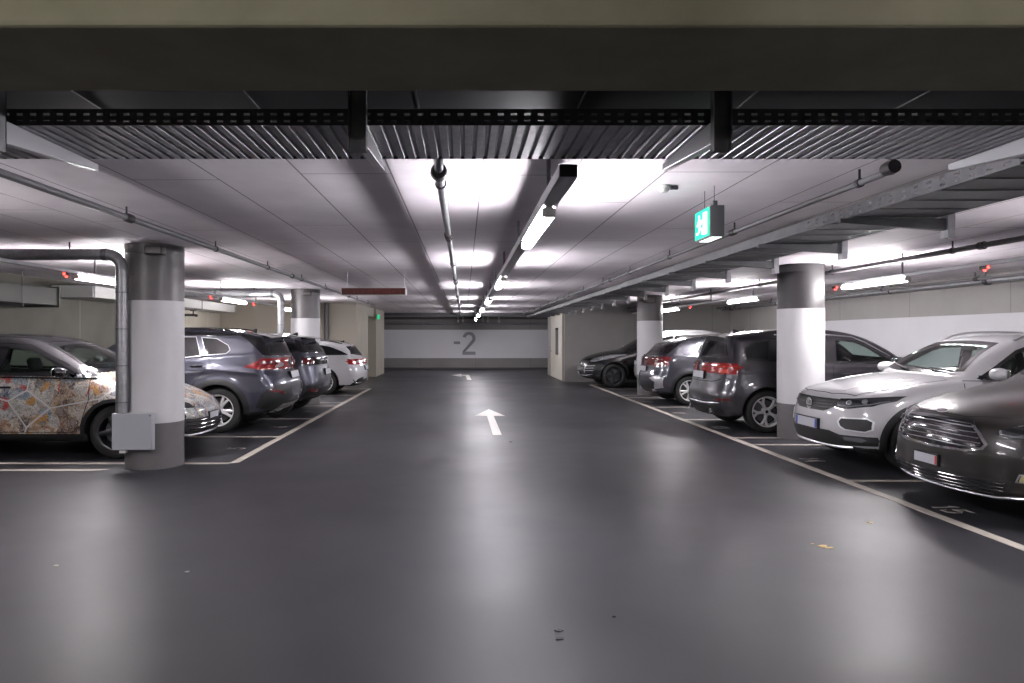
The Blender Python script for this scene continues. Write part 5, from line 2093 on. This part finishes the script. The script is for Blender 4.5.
# ------------------------------------------------------------------ grey coupe-like hatchback, tail to the aisle
def grey_hatch():
    L = 4.40
    s = Car('grey_hatchback', 'grey sloping-roofed hatchback, tail-out beside the further right column', 'car', 4.18, 16.45, 'rear', dict(
        L=L, W=1.83, r=.335, axles=(.88, 3.55), h=.024, rim=.70, tail_curve=.26, plan=PLAN(L), flare=.03,
        belt=[(0, .98), (1.2, 1.02), (2.8, 1.06), (3.6, 1.12), (4.3, 1.16)], tumble=.40,
        sil=[(.17, .2, 'c'), (.03, .3), (0, .45), (.03, .65), (.1, .78), (.4, .92), (.9, 1.02), (1.15, 1.06, 'c'), (1.6, 1.32), (2.0, 1.50), (2.4, 1.575), (2.8, 1.595), (3.3, 1.555), (3.75, 1.46), (3.98, 1.385, 'c'),
             (4.12, 1.24), (4.26, 1.11, 'c'), (4.33, 1.07), (4.335, .98), (4.36, .80), (4.40, .62), (4.38, .42), (4.26, .25, 'c')]))
    rear_glass = windscreen_poly(1.12, 1.352, .66, .54, top=.06)
    s.body('paint_grey', [('R', rear_glass)], black_below=.29)
    s.pane('windscreen', 'F', windscreen_poly(1.08, 1.49, .70, .54), 'tinted_glass')
    s.pane('front_side_window', 'S', [(1.50, 1.06), (1.95, 1.36), (2.1, 1.42), (2.45, 1.45), (2.5, 1.08)], 'tinted_glass')
    s.pane('rear_side_window', 'S', [(2.58, 1.09), (2.54, 1.455), (3.05, 1.43), (3.35, 1.36), (3.45, 1.18), (3.35, 1.14)], 'tinted_glass')
    s.pane('rear_window', 'R', rear_glass, 'tinted_glass')
    s.patch('rear_window_wrap', 'S', [(4.17, 1.15), (4.02, 1.30), (3.86, 1.385), (3.66, 1.425), (3.84, 1.29), (4.02, 1.15)], 'tinted_glass', off=.006)
    s.door([(2.54, .38), (2.5, 1.04), (3.40, 1.11), (3.46, .95), (3.2, .7), (3.1, .40)], 'paint_grey', 3.24, .95)
    tl = s.patch('tail_light', 'R', [(.40, .92), (.36, 1.04), (.62, 1.065), (.90, 1.08), (.91, .90), (.66, .86)], 'tail_dark_red', off=.006, mirror=True)
    for q, sg in zip(tl, (1, -1)):
        for (a, b, c, d_) in ((.58, .66, .91, .955), (.70, .80, .90, .95), (.58, .66, .975, 1.01)):
            s.patch('lamp_segment', 'R', [(a * sg, c), (a * sg, d_), (b * sg, d_), (b * sg, c)], 'tail_clear', off=.010, parent=q[0])
    s.patch('tail_light', 'S', [(4.34, 1.08), (4.05, 1.10), (3.95, 1.04), (4.10, .92), (4.36, .88)], 'tail_dark_red', off=.006)
    s.blade('lip_spoiler', 'R', [(-.72, 1.085), (-.4, 1.10), (.4, 1.10), (.72, 1.085)], 'paint_grey', (.018,))
    s.patch('bumper_trim', 'R', [(-.62, .52), (.62, .52), (.72, .40), (.62, .30), (-.62, .30), (-.72, .40)], 'trim_black', off=.006)
    s.patch('bumper_blade', 'R', [(.48, .60), (.74, .66), (.86, .62), (.84, .40), (.62, .36), (.70, .52)], 'satin_silver', off=.010, mirror=True)
    for sg in (1, -1):
        P = s.project('R', [(.56 * sg, .34)])[0]
        s.mb(MB().rbox(P[0] - .10, P[0] + .03, .56 * sg - .08, .56 * sg + .08, .29, .36, .02), 'exhaust_tip', 'chrome')
    s.plate('R', 0, .80)
    s.arches()
    s.fin(3.45, 'gloss_black')
    s.mirror(1.62, 1.10, 'paint_grey')
    s.wheels(dict(n=5, kind='twin', tw=.22, w=(.042, .036)))
    return s


# ------------------------------------------------------------------ silver SUV deep in the bay beside the far right column
def silver_suv():
    L = 4.12
    s = Car('silver_suv', 'pale silver car with roof rails, roof just visible past the further right column', 'car', 4.88, 19.82, 'rear', dict(
        L=L, W=1.80, r=.34, axles=(.80, 3.35), h=.03, plan=PLAN(L), belt=[(0, 1.0), (4.1, 1.12)],
        sil=[(.17, .2, 'c'), (0, .45), (.08, .82), (.35, .97), (.85, 1.08), (1.1, 1.13, 'c'), (1.5, 1.42), (1.85, 1.63), (2.2, 1.71), (2.7, 1.735), (3.3, 1.715), (3.8, 1.65, 'c'), (3.98, 1.15), (4.05, .95), (4.12, .65), (4.08, .4), (3.95, .26, 'c')]))
    rear_glass = windscreen_poly(1.2, 1.580, .64, .56, top=.06)
    s.body('paint_silver', [('R', rear_glass)], black_below=.3)
    s.pane('windscreen', 'F', windscreen_poly(1.16, 1.62, .70, .56), 'tinted_glass')
    s.pane('front_side_window', 'S', [(1.40, 1.10), (1.85, 1.46), (2.0, 1.54), (2.3, 1.57), (2.34, 1.11)], 'tinted_glass')
    s.pane('rear_side_window', 'S', [(2.42, 1.12), (2.40, 1.58), (3.2, 1.57), (3.25, 1.16)], 'tinted_glass')
    s.pane('quarter_window', 'S', [(3.32, 1.17), (3.28, 1.56), (3.62, 1.52), (3.76, 1.24)], 'tinted_glass')
    s.pane('rear_window', 'R', rear_glass, 'tinted_glass')
    s.patch('tail_light', 'R', [(.62, .90), (.64, 1.14), (.86, 1.14), (.88, .92)], 'tail_red', mirror=True)
    s.plate('R', 0, .80)
    s.rails(1.95, 3.65, .62, 'satin_silver', .06)
    s.arches()
    s.mirror(1.5, 1.14, 'paint_silver')
    s.wheels(dict(n=7, w=(.035, .025)))
    return s


# ------------------------------------------------------------------ black SUV at the far right, nose to the aisle
def black_suv():
    L = 4.75
    s = Car('black_suv', 'black rounded SUV parked nose-out against the far right grey wall', 'car', 3.60, 22.0, 'front', dict(
        L=L, W=1.93, r=.365, axles=(.92, 3.78), h=.024, rim=.74, nose_curve=.46, round=.18, crown=.07, plan=PLAN(L), flare=.035,
        belt=[(0, 1.0), (1.3, 1.08), (4.7, 1.14)],
        sil=[(.24, .24, 'c'), (.08, .32), (.0, .48), (.015, .62), (.07, .76), (.18, .87), (.4, .97), (.8, 1.07), (1.30, 1.14, 'c'), (1.9, 1.48), (2.3, 1.62), (2.8, 1.68), (3.6, 1.62), (4.25, 1.47, 'c'), (4.5, 1.15), (4.66, .9), (4.75, .6), (4.55, .28, 'c')]))
    rear_glass = windscreen_poly(1.18, 1.420, .64, .54, top=.06)
    s.body('paint_black', [('R', rear_glass)], black_below=.28)
    s.pane('windscreen', 'F', windscreen_poly(1.16, 1.60, .74, .58), 'tinted_glass')
    s.pane('front_side_window', 'S', [(1.62, 1.12), (2.1, 1.44), (2.3, 1.51), (2.7, 1.53), (2.72, 1.13)], 'tinted_glass')
    s.pane('rear_side_window', 'S', [(2.8, 1.13), (2.78, 1.53), (3.6, 1.48), (3.9, 1.25), (3.8, 1.17)], 'tinted_glass')
    s.pane('rear_window', 'R', rear_glass, 'tinted_glass')
    hl = s.patch('headlight', 'F', [(.60, .80), (.62, .88), (.72, .95), (.84, 1.0), (.90, 1.0), (.925, .93), (.90, .85), (.80, .79), (.68, .775)], 'lamp_lens', off=.006, mirror=True)
    for q, sg in zip(hl, (1, -1)):
        s.lamp('F', .80 * sg, .88, .05, parent=q[0], mirror=False, off=.01)
    g = s.patch('grille', 'F', [(-.50, .62), (.50, .62), (.44, .48), (-.44, .48)], 'trim_black')[0]
    for zz in (.59, .55, .51):
        s.blade('grille_bar', 'F', [(-.47, zz), (.47, zz)], 'satin_silver', (.007,), parent=g)
    vt = s.patch('side_intake', 'F', [(.56, .45), (.58, .68), (.84, .70), (.88, .58), (.82, .42)], 'trim_black', mirror=True)
    for q, sg in zip(vt, (1, -1)):
        for zz in (.50, .57, .64):
            s.blade('intake_fin', 'F', [(.58 * sg, zz), (.84 * sg, zz + .02)], 'satin_silver', (.010,), parent=q[0])
    s.blade('intake_frame', 'F', [(.54, .44), (.555, .70)], 'satin_silver', (.014,), mirror=True)
    s.blade('chin_strip', 'F', [(-.8, .40), (-.5, .36), (.5, .36), (.8, .40)], 'satin_silver', (.012,))
    s.plate('F', 0, .42, w=.30, hgt=.08)
    s.arches('paint_black', .04)
    s.mirror(1.72, 1.16, 'paint_silver', (.22, .16, .11))
    s.wheels(dict(n=5, kind='twin', tw=.14, w=(.05, .035), mat='alloy_dark'))
    return s


# ------------------------------------------------------------------ grey-blue SUV with black arches, tail to the aisle
def blue_suv():
    L = 4.58
    s = Car('grey_blue_suv', 'grey-blue SUV with black wheel arches, tail-out behind the nearest left column', 'car', -2.86, 12.04, 'rear', dict(
        L=L, W=1.86, r=.36, axles=(.92, 3.52), h=.02, rim=.70, tail_curve=.25, round=.11, Ra=.43, crown=.04, plan=PLAN(L), flare=.03,
        belt=[(0, 1.0), (1.2, 1.06), (2.6, 1.12), (3.6, 1.22), (4.5, 1.27)], tumble=.36,
        creases=[((1.0, .92), (3.4, .99), .03, .016), ((3.3, 1.03), (4.4, .93), .05, .025)],
        sil=[(.17, .24, 'c'), (.04, .34), (0, .5), (.03, .7), (.1, .88), (.4, 1.02), (.9, 1.09), (1.22, 1.13, 'c'), (1.65, 1.40), (2.0, 1.57), (2.4, 1.655), (2.9, 1.685), (3.4, 1.665), (3.9, 1.615), (4.22, 1.56, 'c'),
             (4.43, 1.20), (4.46, 1.10), (4.44, 1.02), (4.50, .92), (4.57, .78), (4.58, .62), (4.53, .46), (4.38, .33), (4.15, .27, 'c')]))
    rear_glass = windscreen_poly(1.215, 1.465, .74, .60, top=.06)
    s.body('paint_grey_blue', [('R', rear_glass)], black_below=.33)
    s.patch('roof_panel', 'T', [(1.98, -.52), (1.95, 0), (1.98, .52), (2.6, .60), (3.5, .60), (4.14, .54), (4.14, -.54), (3.5, -.60), (2.6, -.60)], 'gloss_black', off=.005)
    s.spoiler(4.06, 4.37, .05, .60, 'gloss_black')
    s.pane('windscreen', 'F', windscreen_poly(1.15, 1.56, .72, .56), 'tinted_glass')
    s.pane('front_side_window', 'S', [(1.55, 1.10), (2.05, 1.42), (2.2, 1.49), (2.52, 1.53), (2.56, 1.15)], 'tinted_glass', 'satin_silver', .008, fname='window_chrome')
    s.pane('rear_side_window', 'S', [(2.66, 1.16), (2.62, 1.535), (3.12, 1.535), (3.24, 1.23)], 'tinted_glass', 'satin_silver', .008, fname='window_chrome')
    s.pane('quarter_window', 'S', [(3.32, 1.235), (3.20, 1.53), (3.46, 1.505), (3.66, 1.40), (3.70, 1.32), (3.64, 1.26)], 'tinted_glass', 'satin_silver', .008, fname='window_chrome')
    s.pane('rear_window', 'R', rear_glass, 'tinted_glass')
    s.patch('rear_pillar_panel', 'S', [(3.80, 1.575), (4.0, 1.555), (4.14, 1.51), (4.23, 1.38), (4.31, 1.22), (4.22, 1.235), (4.10, 1.36), (3.97, 1.47)], 'gloss_black', off=.005)
    s.patch('roof_edge', 'S', [(2.0, 1.50), (2.2, 1.575), (2.9, 1.61), (3.4, 1.60), (3.9, 1.56), (3.6, 1.545), (2.9, 1.56), (2.3, 1.525)], 'gloss_black', off=.005)
    s.door([(1.42, .42), (1.34, .8), (1.46, 1.08), (2.58, 1.135), (2.62, .40), (1.55, .40)], 'paint_grey_blue', 2.42, 1.0, 'paint_grey_blue')
    s.door([(2.64, .40), (2.60, 1.135), (3.36, 1.215), (3.40, 1.10), (3.16, .82), (3.02, .62), (2.98, .42)], 'paint_grey_blue', 3.18, 1.07, 'gloss_black')
    s.arches(w=.075, off=.016, a0=-8, a1=188)
    s.patch('sill_moulding', 'S', [(1.36, .30), (1.36, .42), (3.02, .42), (3.02, .30)], 'trim_black', off=.012)
    tp = [(.34, 1.03), (.34, 1.10), (.60, 1.16), (.93, 1.19), (.94, 1.0), (.64, 1.0)]
    tl = s.patch('tail_light', 'R', tp, 'tail_red', off=.008, mirror=True)
    for q, sg in zip(tl, (1, -1)):
        s.patch('lamp_segment', 'R', [(.36 * sg, 1.045), (.36 * sg, 1.09), (.60 * sg, 1.14), (.62 * sg, 1.02)], 'tail_clear', off=.012, parent=q[0])
    sl = s.patch('tail_light', 'S', [(4.45, 1.19), (4.24, 1.18), (4.08, 1.12), (3.93, 1.05), (4.20, 1.01), (4.45, 1.0)], 'tail_red', off=.008)
    for q in sl:
        s.patch('lamp_segment', 'S', [(4.40, 1.16), (4.20, 1.14), (4.12, 1.09), (4.38, 1.085)], 'tail_dark_red', off=.012, parent=q, sides=((1,) if q is sl[0] else (-1,)))
    s.patch('bumper_trim', 'R', [(-.94, .72), (-.80, .56), (-.5, .48), (.5, .48), (.80, .56), (.94, .72), (.92, .40), (.7, .34), (-.7, .34), (-.92, .40)], 'trim_black', off=.008)
    s.patch('bumper_trim', 'S', [(4.56, .76), (4.36, .74), (4.20, .60), (4.12, .40), (4.45, .38), (4.56, .55)], 'trim_black', off=.010)
    s.patch('skid_plate', 'R', [(-.55, .44), (.55, .44), (.62, .34), (-.62, .34)], 'satin_silver', off=.014)
    s.patch('reflector', 'R', [(.60, .60), (.62, .64), (.86, .70), (.86, .66)], 'tail_dark_red', off=.014, mirror=True)
    P = s.project('R', [(-.58, .36)])[0]
    for sg in (1, -1):
        s.mb(MB().lathe([(.030, -.14), (.044, -.14), (.048, .0), (.042, .005), (.036, -.12)], (P[0] - .02, .58 * sg, .335), 'x', 18), 'exhaust_tip', 'chrome')
    s.plate('R', 0, .90, w=.50)
    oval_badge(s, 'R', 1.12, .06, .042)
    s.mirror(1.68, 1.17, 'gloss_black')
    s.fin(3.72, 'gloss_black')
    s.rails(2.2, 3.7, .66, 'gloss_black', .03)
    s.wheels(dict(n=5, kind='twin', tw=.20, w=(.046, .040)))
    hl = s.patch('headlight', 'F', [(.5, .88), (.52, .95), (.90, 1.0), (.92, .92)], 'lamp_lens', mirror=True)
    s.patch('grille', 'F', [(-.48, .92), (.48, .92), (.55, .55), (-.55, .55)], 'trim_black')
    return s


# ------------------------------------------------------------------ second SUV on the left, darker roof, tail to the aisle
def second_suv():
    L = 4.40
    s = Car('grey_suv', 'grey SUV with dark roof spoiler and number plate, second car tail on the left', 'car', -2.76, 14.30, 'rear', dict(
        L=L, W=1.90, r=.365, axles=(.87, 3.54), h=.022, tail_curve=.24, round=.12, crown=.045, plan=PLAN(L),
        belt=[(0, 1.0), (1.2, 1.07), (4.3, 1.20)], tumble=.38,
        sil=[(.17, .24, 'c'), (0, .5), (.06, .82), (.35, 1.0), (.9, 1.08), (1.2, 1.12, 'c'), (1.65, 1.39), (2.0, 1.54), (2.4, 1.62), (2.9, 1.64), (3.5, 1.60), (4.02, 1.535, 'c'),
             (4.27, 1.20), (4.31, 1.10), (4.33, .98), (4.38, .80), (4.40, .62), (4.34, .45), (4.16, .30, 'c')]))
    rear_glass = windscreen_poly(1.215, 1.435, .74, .60, top=.06)
    s.body('paint_grey_blue', [('R', rear_glass)], black_below=.34)
    s.patch('roof_panel', 'T', [(1.98, -.52), (1.95, 0), (1.98, .52), (2.6, .60), (3.5, .60), (3.95, .54), (3.95, -.54), (3.5, -.60), (2.6, -.60)], 'gloss_black', off=.005)
    s.spoiler(3.88, 4.20, .04, .60, 'gloss_black')
    s.pane('windscreen', 'F', windscreen_poly(1.14, 1.53, .72, .56), 'tinted_glass')
    s.pane('side_window', 'S', [(1.5, 1.10), (2.0, 1.42), (2.2, 1.48), (3.3, 1.47), (3.9, 1.42), (4.0, 1.26), (3.0, 1.16)], 'tinted_glass')
    s.pane('rear_window', 'R', rear_glass, 'tinted_glass')
    s.patch('rear_pillar_panel', 'S', [(3.86, 1.485), (4.0, 1.44), (4.16, 1.22), (4.0, 1.24)], 'gloss_black', off=.005)
    tl = s.patch('tail_light', 'R', [(.36, 1.02), (.36, 1.12), (.92, 1.15), (.94, .98), (.7, .98)], 'gloss_black', off=.008, mirror=True)
    for q, sg in zip(tl, (1, -1)):
        s.patch('lamp_segment', 'R', [(.64 * sg, 1.02), (.64 * sg, 1.10), (.86 * sg, 1.12), (.88 * sg, 1.02)], 'tail_dark_red', off=.012, parent=q[0])
    s.patch('tail_light', 'S', [(4.34, 1.14), (4.10, 1.14), (4.0, 1.10), (4.1, 1.0), (4.35, .99)], 'gloss_black', off=.008)
    s.blade('hatch_chrome', 'R', [(-.36, 1.07), (.36, 1.07)], 'satin_silver', (.016,))
    s.patch('bumper_trim', 'R', [(-.90, .60), (-.6, .54), (.6, .54), (.90, .60), (.86, .36), (-.86, .36)], 'trim_black', off=.008)
    s.patch('bumper_trim', 'S', [(4.38, .62), (4.20, .58), (4.02, .36), (4.30, .38)], 'trim_black', off=.010)
    s.patch('reflector', 'R', [(.62, .46), (.62, .51), (.86, .54), (.86, .49)], 'tail_dark_red', off=.012, mirror=True)
    s.plate('R', 0, .84, w=.50)
    s.arches(w=.06, off=.012)
    s.mirror(1.62, 1.16, 'gloss_black')
    s.fin(3.6, 'gloss_black')
    s.wheels(dict(n=7, kind='twin', tw=.10, w=(.028, .02)))
    return s


# ------------------------------------------------------------------ white estate, tail to the aisle
def white_estate():
    L = 4.70
    s = Car('white_estate_car', 'white estate car with red tail lamps, tail-out before the cream far left wall', 'car', -2.68, 19.40, 'rear', dict(
        L=L, W=1.82, r=.33, axles=(.84, 3.68), h=.024, tail_curve=.26, round=.13, crown=.05, plan=PLAN(L),
        belt=[(0, .86), (1.3, .94), (3.0, .98), (4.6, 1.04)], tumble=.42,
        creases=[((1.0, .80), (4.2, .86), .03, .014)],
        sil=[(.17, .2, 'c'), (0, .42), (.05, .66), (.3, .80), (.9, .91), (1.35, .97, 'c'), (1.85, 1.24), (2.25, 1.40), (2.7, 1.455), (3.2, 1.465), (3.7, 1.43), (4.10, 1.375), (4.30, 1.32, 'c'),
             (4.42, 1.16), (4.53, 1.02), (4.58, .94), (4.62, .84), (4.68, .66), (4.70, .52), (4.66, .34), (4.5, .22, 'c')]))
    rear_glass = windscreen_poly(1.045, 1.280, .68, .56, top=.06)
    s.body('paint_white', [('R', rear_glass)])
    s.pane('windscreen', 'F', windscreen_poly(.99, 1.38, .70, .54), 'tinted_glass')
    s.pane('side_window', 'S', [(1.62, .97), (2.1, 1.25), (2.35, 1.325), (2.9, 1.36), (3.4, 1.345), (3.8, 1.28), (4.12, 1.16), (4.33, 1.05), (3.2, 1.01)], 'tinted_glass', 'satin_silver', .008, fname='window_chrome')
    s.pane('rear_window', 'R', rear_glass, 'tinted_glass')
    s.patch('rear_window_wrap', 'S', [(4.30, 1.28), (4.22, 1.27), (4.40, 1.07), (4.52, 1.03)], 'tinted_glass', off=.005)
    s.patch('high_reflector', 'S', [(4.53, 1.03), (4.40, 1.07), (4.36, 1.11), (4.45, 1.10)], 'tail_dark_red', off=.007)
    tl = s.patch('tail_light', 'R', [(.40, .82), (.42, .92), (.92, .95), (.93, .80), (.60, .79)], 'tail_red', off=.006, mirror=True)
    sl = s.patch('tail_light', 'S', [(4.64, .94), (4.42, .945), (4.28, .90), (4.24, .875), (4.32, .83), (4.46, .80), (4.67, .80)], 'tail_red', off=.006)
    for i, q in enumerate(sl):
        s.patch('lamp_segment', 'S', [(4.62, .90), (4.50, .90), (4.48, .85), (4.63, .84)], 'tail_clear', off=.010, parent=q, sides=((1, -1)[i],))
    s.patch('bumper_trim', 'R', [(-.72, .40), (.72, .40), (.66, .27), (-.66, .27)], 'trim_black', off=.006)
    s.patch('bumper_vent', 'S', [(4.66, .46), (4.56, .42), (4.46, .30), (4.62, .31)], 'trim_black', off=.006)
    s.blade('exhaust_trim', 'R', [(.50, .31), (.78, .31), (.84, .40)], 'chrome', (.016,), mirror=True)
    s.plate('R', 0, .70, w=.50)
    s.mirror(1.75, 1.0, 'paint_white')
    s.fin(3.9, 'gloss_black')
    s.rails(2.3, 4.1, .60, 'gloss_black', .02)
    s.door([(2.62, .32), (2.58, .94), (3.42, .97), (3.46, .85), (3.24, .6), (3.16, .34)], 'paint_white', 3.26, .84, 'paint_white')
    s.door([(1.40, .40), (1.34, .7), (1.46, .91), (2.56, .94), (2.60, .32), (1.5, .32)], 'paint_white', 2.42, .83, 'paint_white')
    s.wheels(dict(n=5, kind='twin', tw=.22, w=(.042, .036)))
    return s


# ------------------------------------------------------------------ collage-wrapped electric hatchback, nose to the aisle
def wrapped_car():
    L = 4.26
    s = Car('collage_wrapped_car', 'hatchback wrapped in a colourful collage print, nose-out behind the nearest left column', 'car', -3.46, 9.66, 'front', dict(
        L=L, W=1.81, r=.335, axles=(.92, 3.62), h=.02, rim=.68, nose_curve=.38, round=.13, crown=.05, plan=PLAN(L),
        belt=[(0, .92), (1.1, .98), (2.5, 1.01), (4.2, 1.06)], tumble=.38,
        sil=[(.16, .2, 'c'), (.03, .28), (0, .42), (.015, .54), (.06, .63), (.14, .70), (.38, .825), (.75, .945), (1.08, 1.05, 'c'), (1.5, 1.28), (1.95, 1.47), (2.25, 1.545), (2.7, 1.572), (3.2, 1.55), (3.7, 1.485), (3.98, 1.43, 'c'),
             (4.08, 1.15), (4.17, 1.0), (4.22, .85), (4.26, .6), (4.2, .34), (4.05, .22, 'c')]))
    ws = windscreen_poly(1.065, 1.465, .72, .55)
    fwin = [(1.42, 1.03), (1.52, 1.10), (1.95, 1.36), (2.1, 1.405), (2.40, 1.425), (2.46, 1.04)]
    rwin = [(2.54, 1.04), (2.48, 1.43), (2.95, 1.425), (3.25, 1.39), (3.40, 1.09), (3.3, 1.06)]
    tri = [(1.18, 1.01), (1.44, 1.175), (1.36, 1.02)]
    rear_glass = windscreen_poly(1.17, 1.380, .62, .52, top=.06)
    s.body('collage_wrap', [('R', rear_glass), ('F', ws), ('S', fwin), ('S', rwin)], lining=(1.15, 4.0), black_below=.295, roof=[(0, 3), (1.08, 3), (1.10, 1.075), (1.5, 1.06), (3.4, 1.09), (4.08, 1.13), (4.10, 3)])
    s.patch('roof_panel', 'T', [(1.99, -.50), (1.96, 0), (1.99, .50), (2.5, .57), (3.4, .57), (3.98, .50), (3.98, -.50), (3.4, -.57), (2.5, -.57)], 'gloss_black', off=.005)
    s.patch('roof_edge', 'S', [(1.55, 1.17), (2.02, 1.43), (2.3, 1.49), (2.9, 1.51), (3.5, 1.46), (3.6, 1.40), (3.3, 1.42), (2.95, 1.45), (2.4, 1.45), (2.1, 1.43)], 'gloss_black', off=.005)
    s.pane('windscreen', 'F', ws, 'clear_glass', fw=.035)
    s.pane('front_side_window', 'S', fwin, 'clear_glass', fw=.045)
    s.pane('rear_side_window', 'S', rwin, 'clear_glass', fw=.045)
    s.pane('corner_window', 'S', tri, 'tinted_glass', fw=.014)
    s.patch('door_pillar', 'S', [(2.44, 1.03), (2.385, 1.43), (2.49, 1.435), (2.56, 1.03)], 'gloss_black', off=.006)
    s.blade('window_chrome', 'S', [(1.2, 1.0), (2.5, 1.022), (3.36, 1.05)], 'gloss_black', (.012,))
    s.pane('rear_window', 'R', rear_glass, 'tinted_glass')
    s.door([(1.34, .42), (1.24, .75), (1.26, 1.0), (2.50, 1.015), (2.54, .34), (1.46, .34)], 'collage_wrap', 2.32, .90, 'gloss_black')
    s.door([(2.56, .34), (2.52, 1.015), (3.34, 1.035), (3.42, .92), (3.24, .66), (3.16, .36)], 'collage_wrap', 3.22, .92, 'gloss_black')
    s.patch('sill_moulding', 'S', [(1.26, .22), (1.26, .315), (3.2, .315), (3.2, .22)], 'trim_black', off=.008)
    s.arches(w=.03, off=.006)
    s.patch('front_intake', 'F', [(-.84, .50), (-.5, .46), (.5, .46), (.84, .50), (.80, .30), (.6, .26), (-.6, .26), (-.80, .30)], 'trim_black', off=.006)
    for zz, w in ((.43, .62), (.38, .60), (.33, .56)):
        s.blade('intake_bar', 'F', [(-w, zz), (w, zz)], 'gloss_black', (.010,))
    s.blade('chin_strip', 'F', [(-.82, .30), (-.5, .25), (.5, .25), (.82, .30)], 'satin_silver', (.018,), out_=.008)
    s.patch('bumper_vent', 'F', [(.62, .50), (.66, .60), (.84, .62), (.86, .44), (.74, .36)], 'gloss_black', mirror=True, off=.010)
    hl = s.patch('headlight', 'F', [(.44, .60), (.46, .66), (.70, .74), (.88, .79), (.885, .70), (.70, .61)], 'lamp_dark', mirror=True, off=.005)
    for q, sg in zip(hl, (1, -1)):
        for yy in (.60, .74):
            s.lamp('F', yy * sg, .662, .03, parent=q[0], mirror=False)
    s.plate('F', 0, .47, w=.30, hgt=.08)
    s.mirror(1.56, 1.07, 'gloss_black', (.19, .14, .10))
    s.wiper('F', -.6, 1.08, .05, 1.12)
    s.dash(1.28, .99)
    s.seats(2.20, .30)
    s.cabin_mirror(2.0, 1.38)
    s.patch('tail_light', 'R', [(.50, .86), (.50, 1.0), (.84, 1.02), (.86, .88)], 'tail_red', mirror=True)
    s.wheels(dict(n=5, w=(.075, .05), mat='alloy_dark'))
    return s


FLEET = [white_suv, brown_car, slate_car, grey_hatch, silver_suv, black_suv, blue_suv, second_suv, white_estate, wrapped_car]
CARS = [f() for f in FLEET]
# ================================================================= camera, world, exposure
cam = bpy.data.cameras.new('camera')
co = bpy.data.objects.new('camera', cam)
COL.objects.link(co)
co.location = (0, 0, H)
co.rotation_euler = (PI / 2, 0, 0)
cam.sensor_width = 36
cam.lens = FPX / 1024 * 36
cam.shift_x = (512 - CX) / 1024
cam.shift_y = -(341.5 - CY) / 1024
cam.clip_start = .05
SC.camera = co
w = bpy.data.worlds.new('world')
SC.world = w
w.use_nodes = True
w.node_tree.nodes['Background'].inputs['Color'].default_value = (.5, .5, .55, 1)
w.node_tree.nodes['Background'].inputs['Strength'].default_value = .0
SC.view_settings.view_transform = 'Standard'
SC.view_settings.look = 'None'
SC.view_settings.gamma = 1
SC.view_settings.exposure = .47
SC.view_settings.use_curve_mapping = False
c_ = SC.cycles
c_.max_bounces = 10
c_.diffuse_bounces = 6
c_.glossy_bounces = 5
c_.transparent_max_bounces = 16
c_.sample_clamp_indirect = 6.
c_.caustics_reflective = False
c_.caustics_refractive = False
c_.use_denoising = True
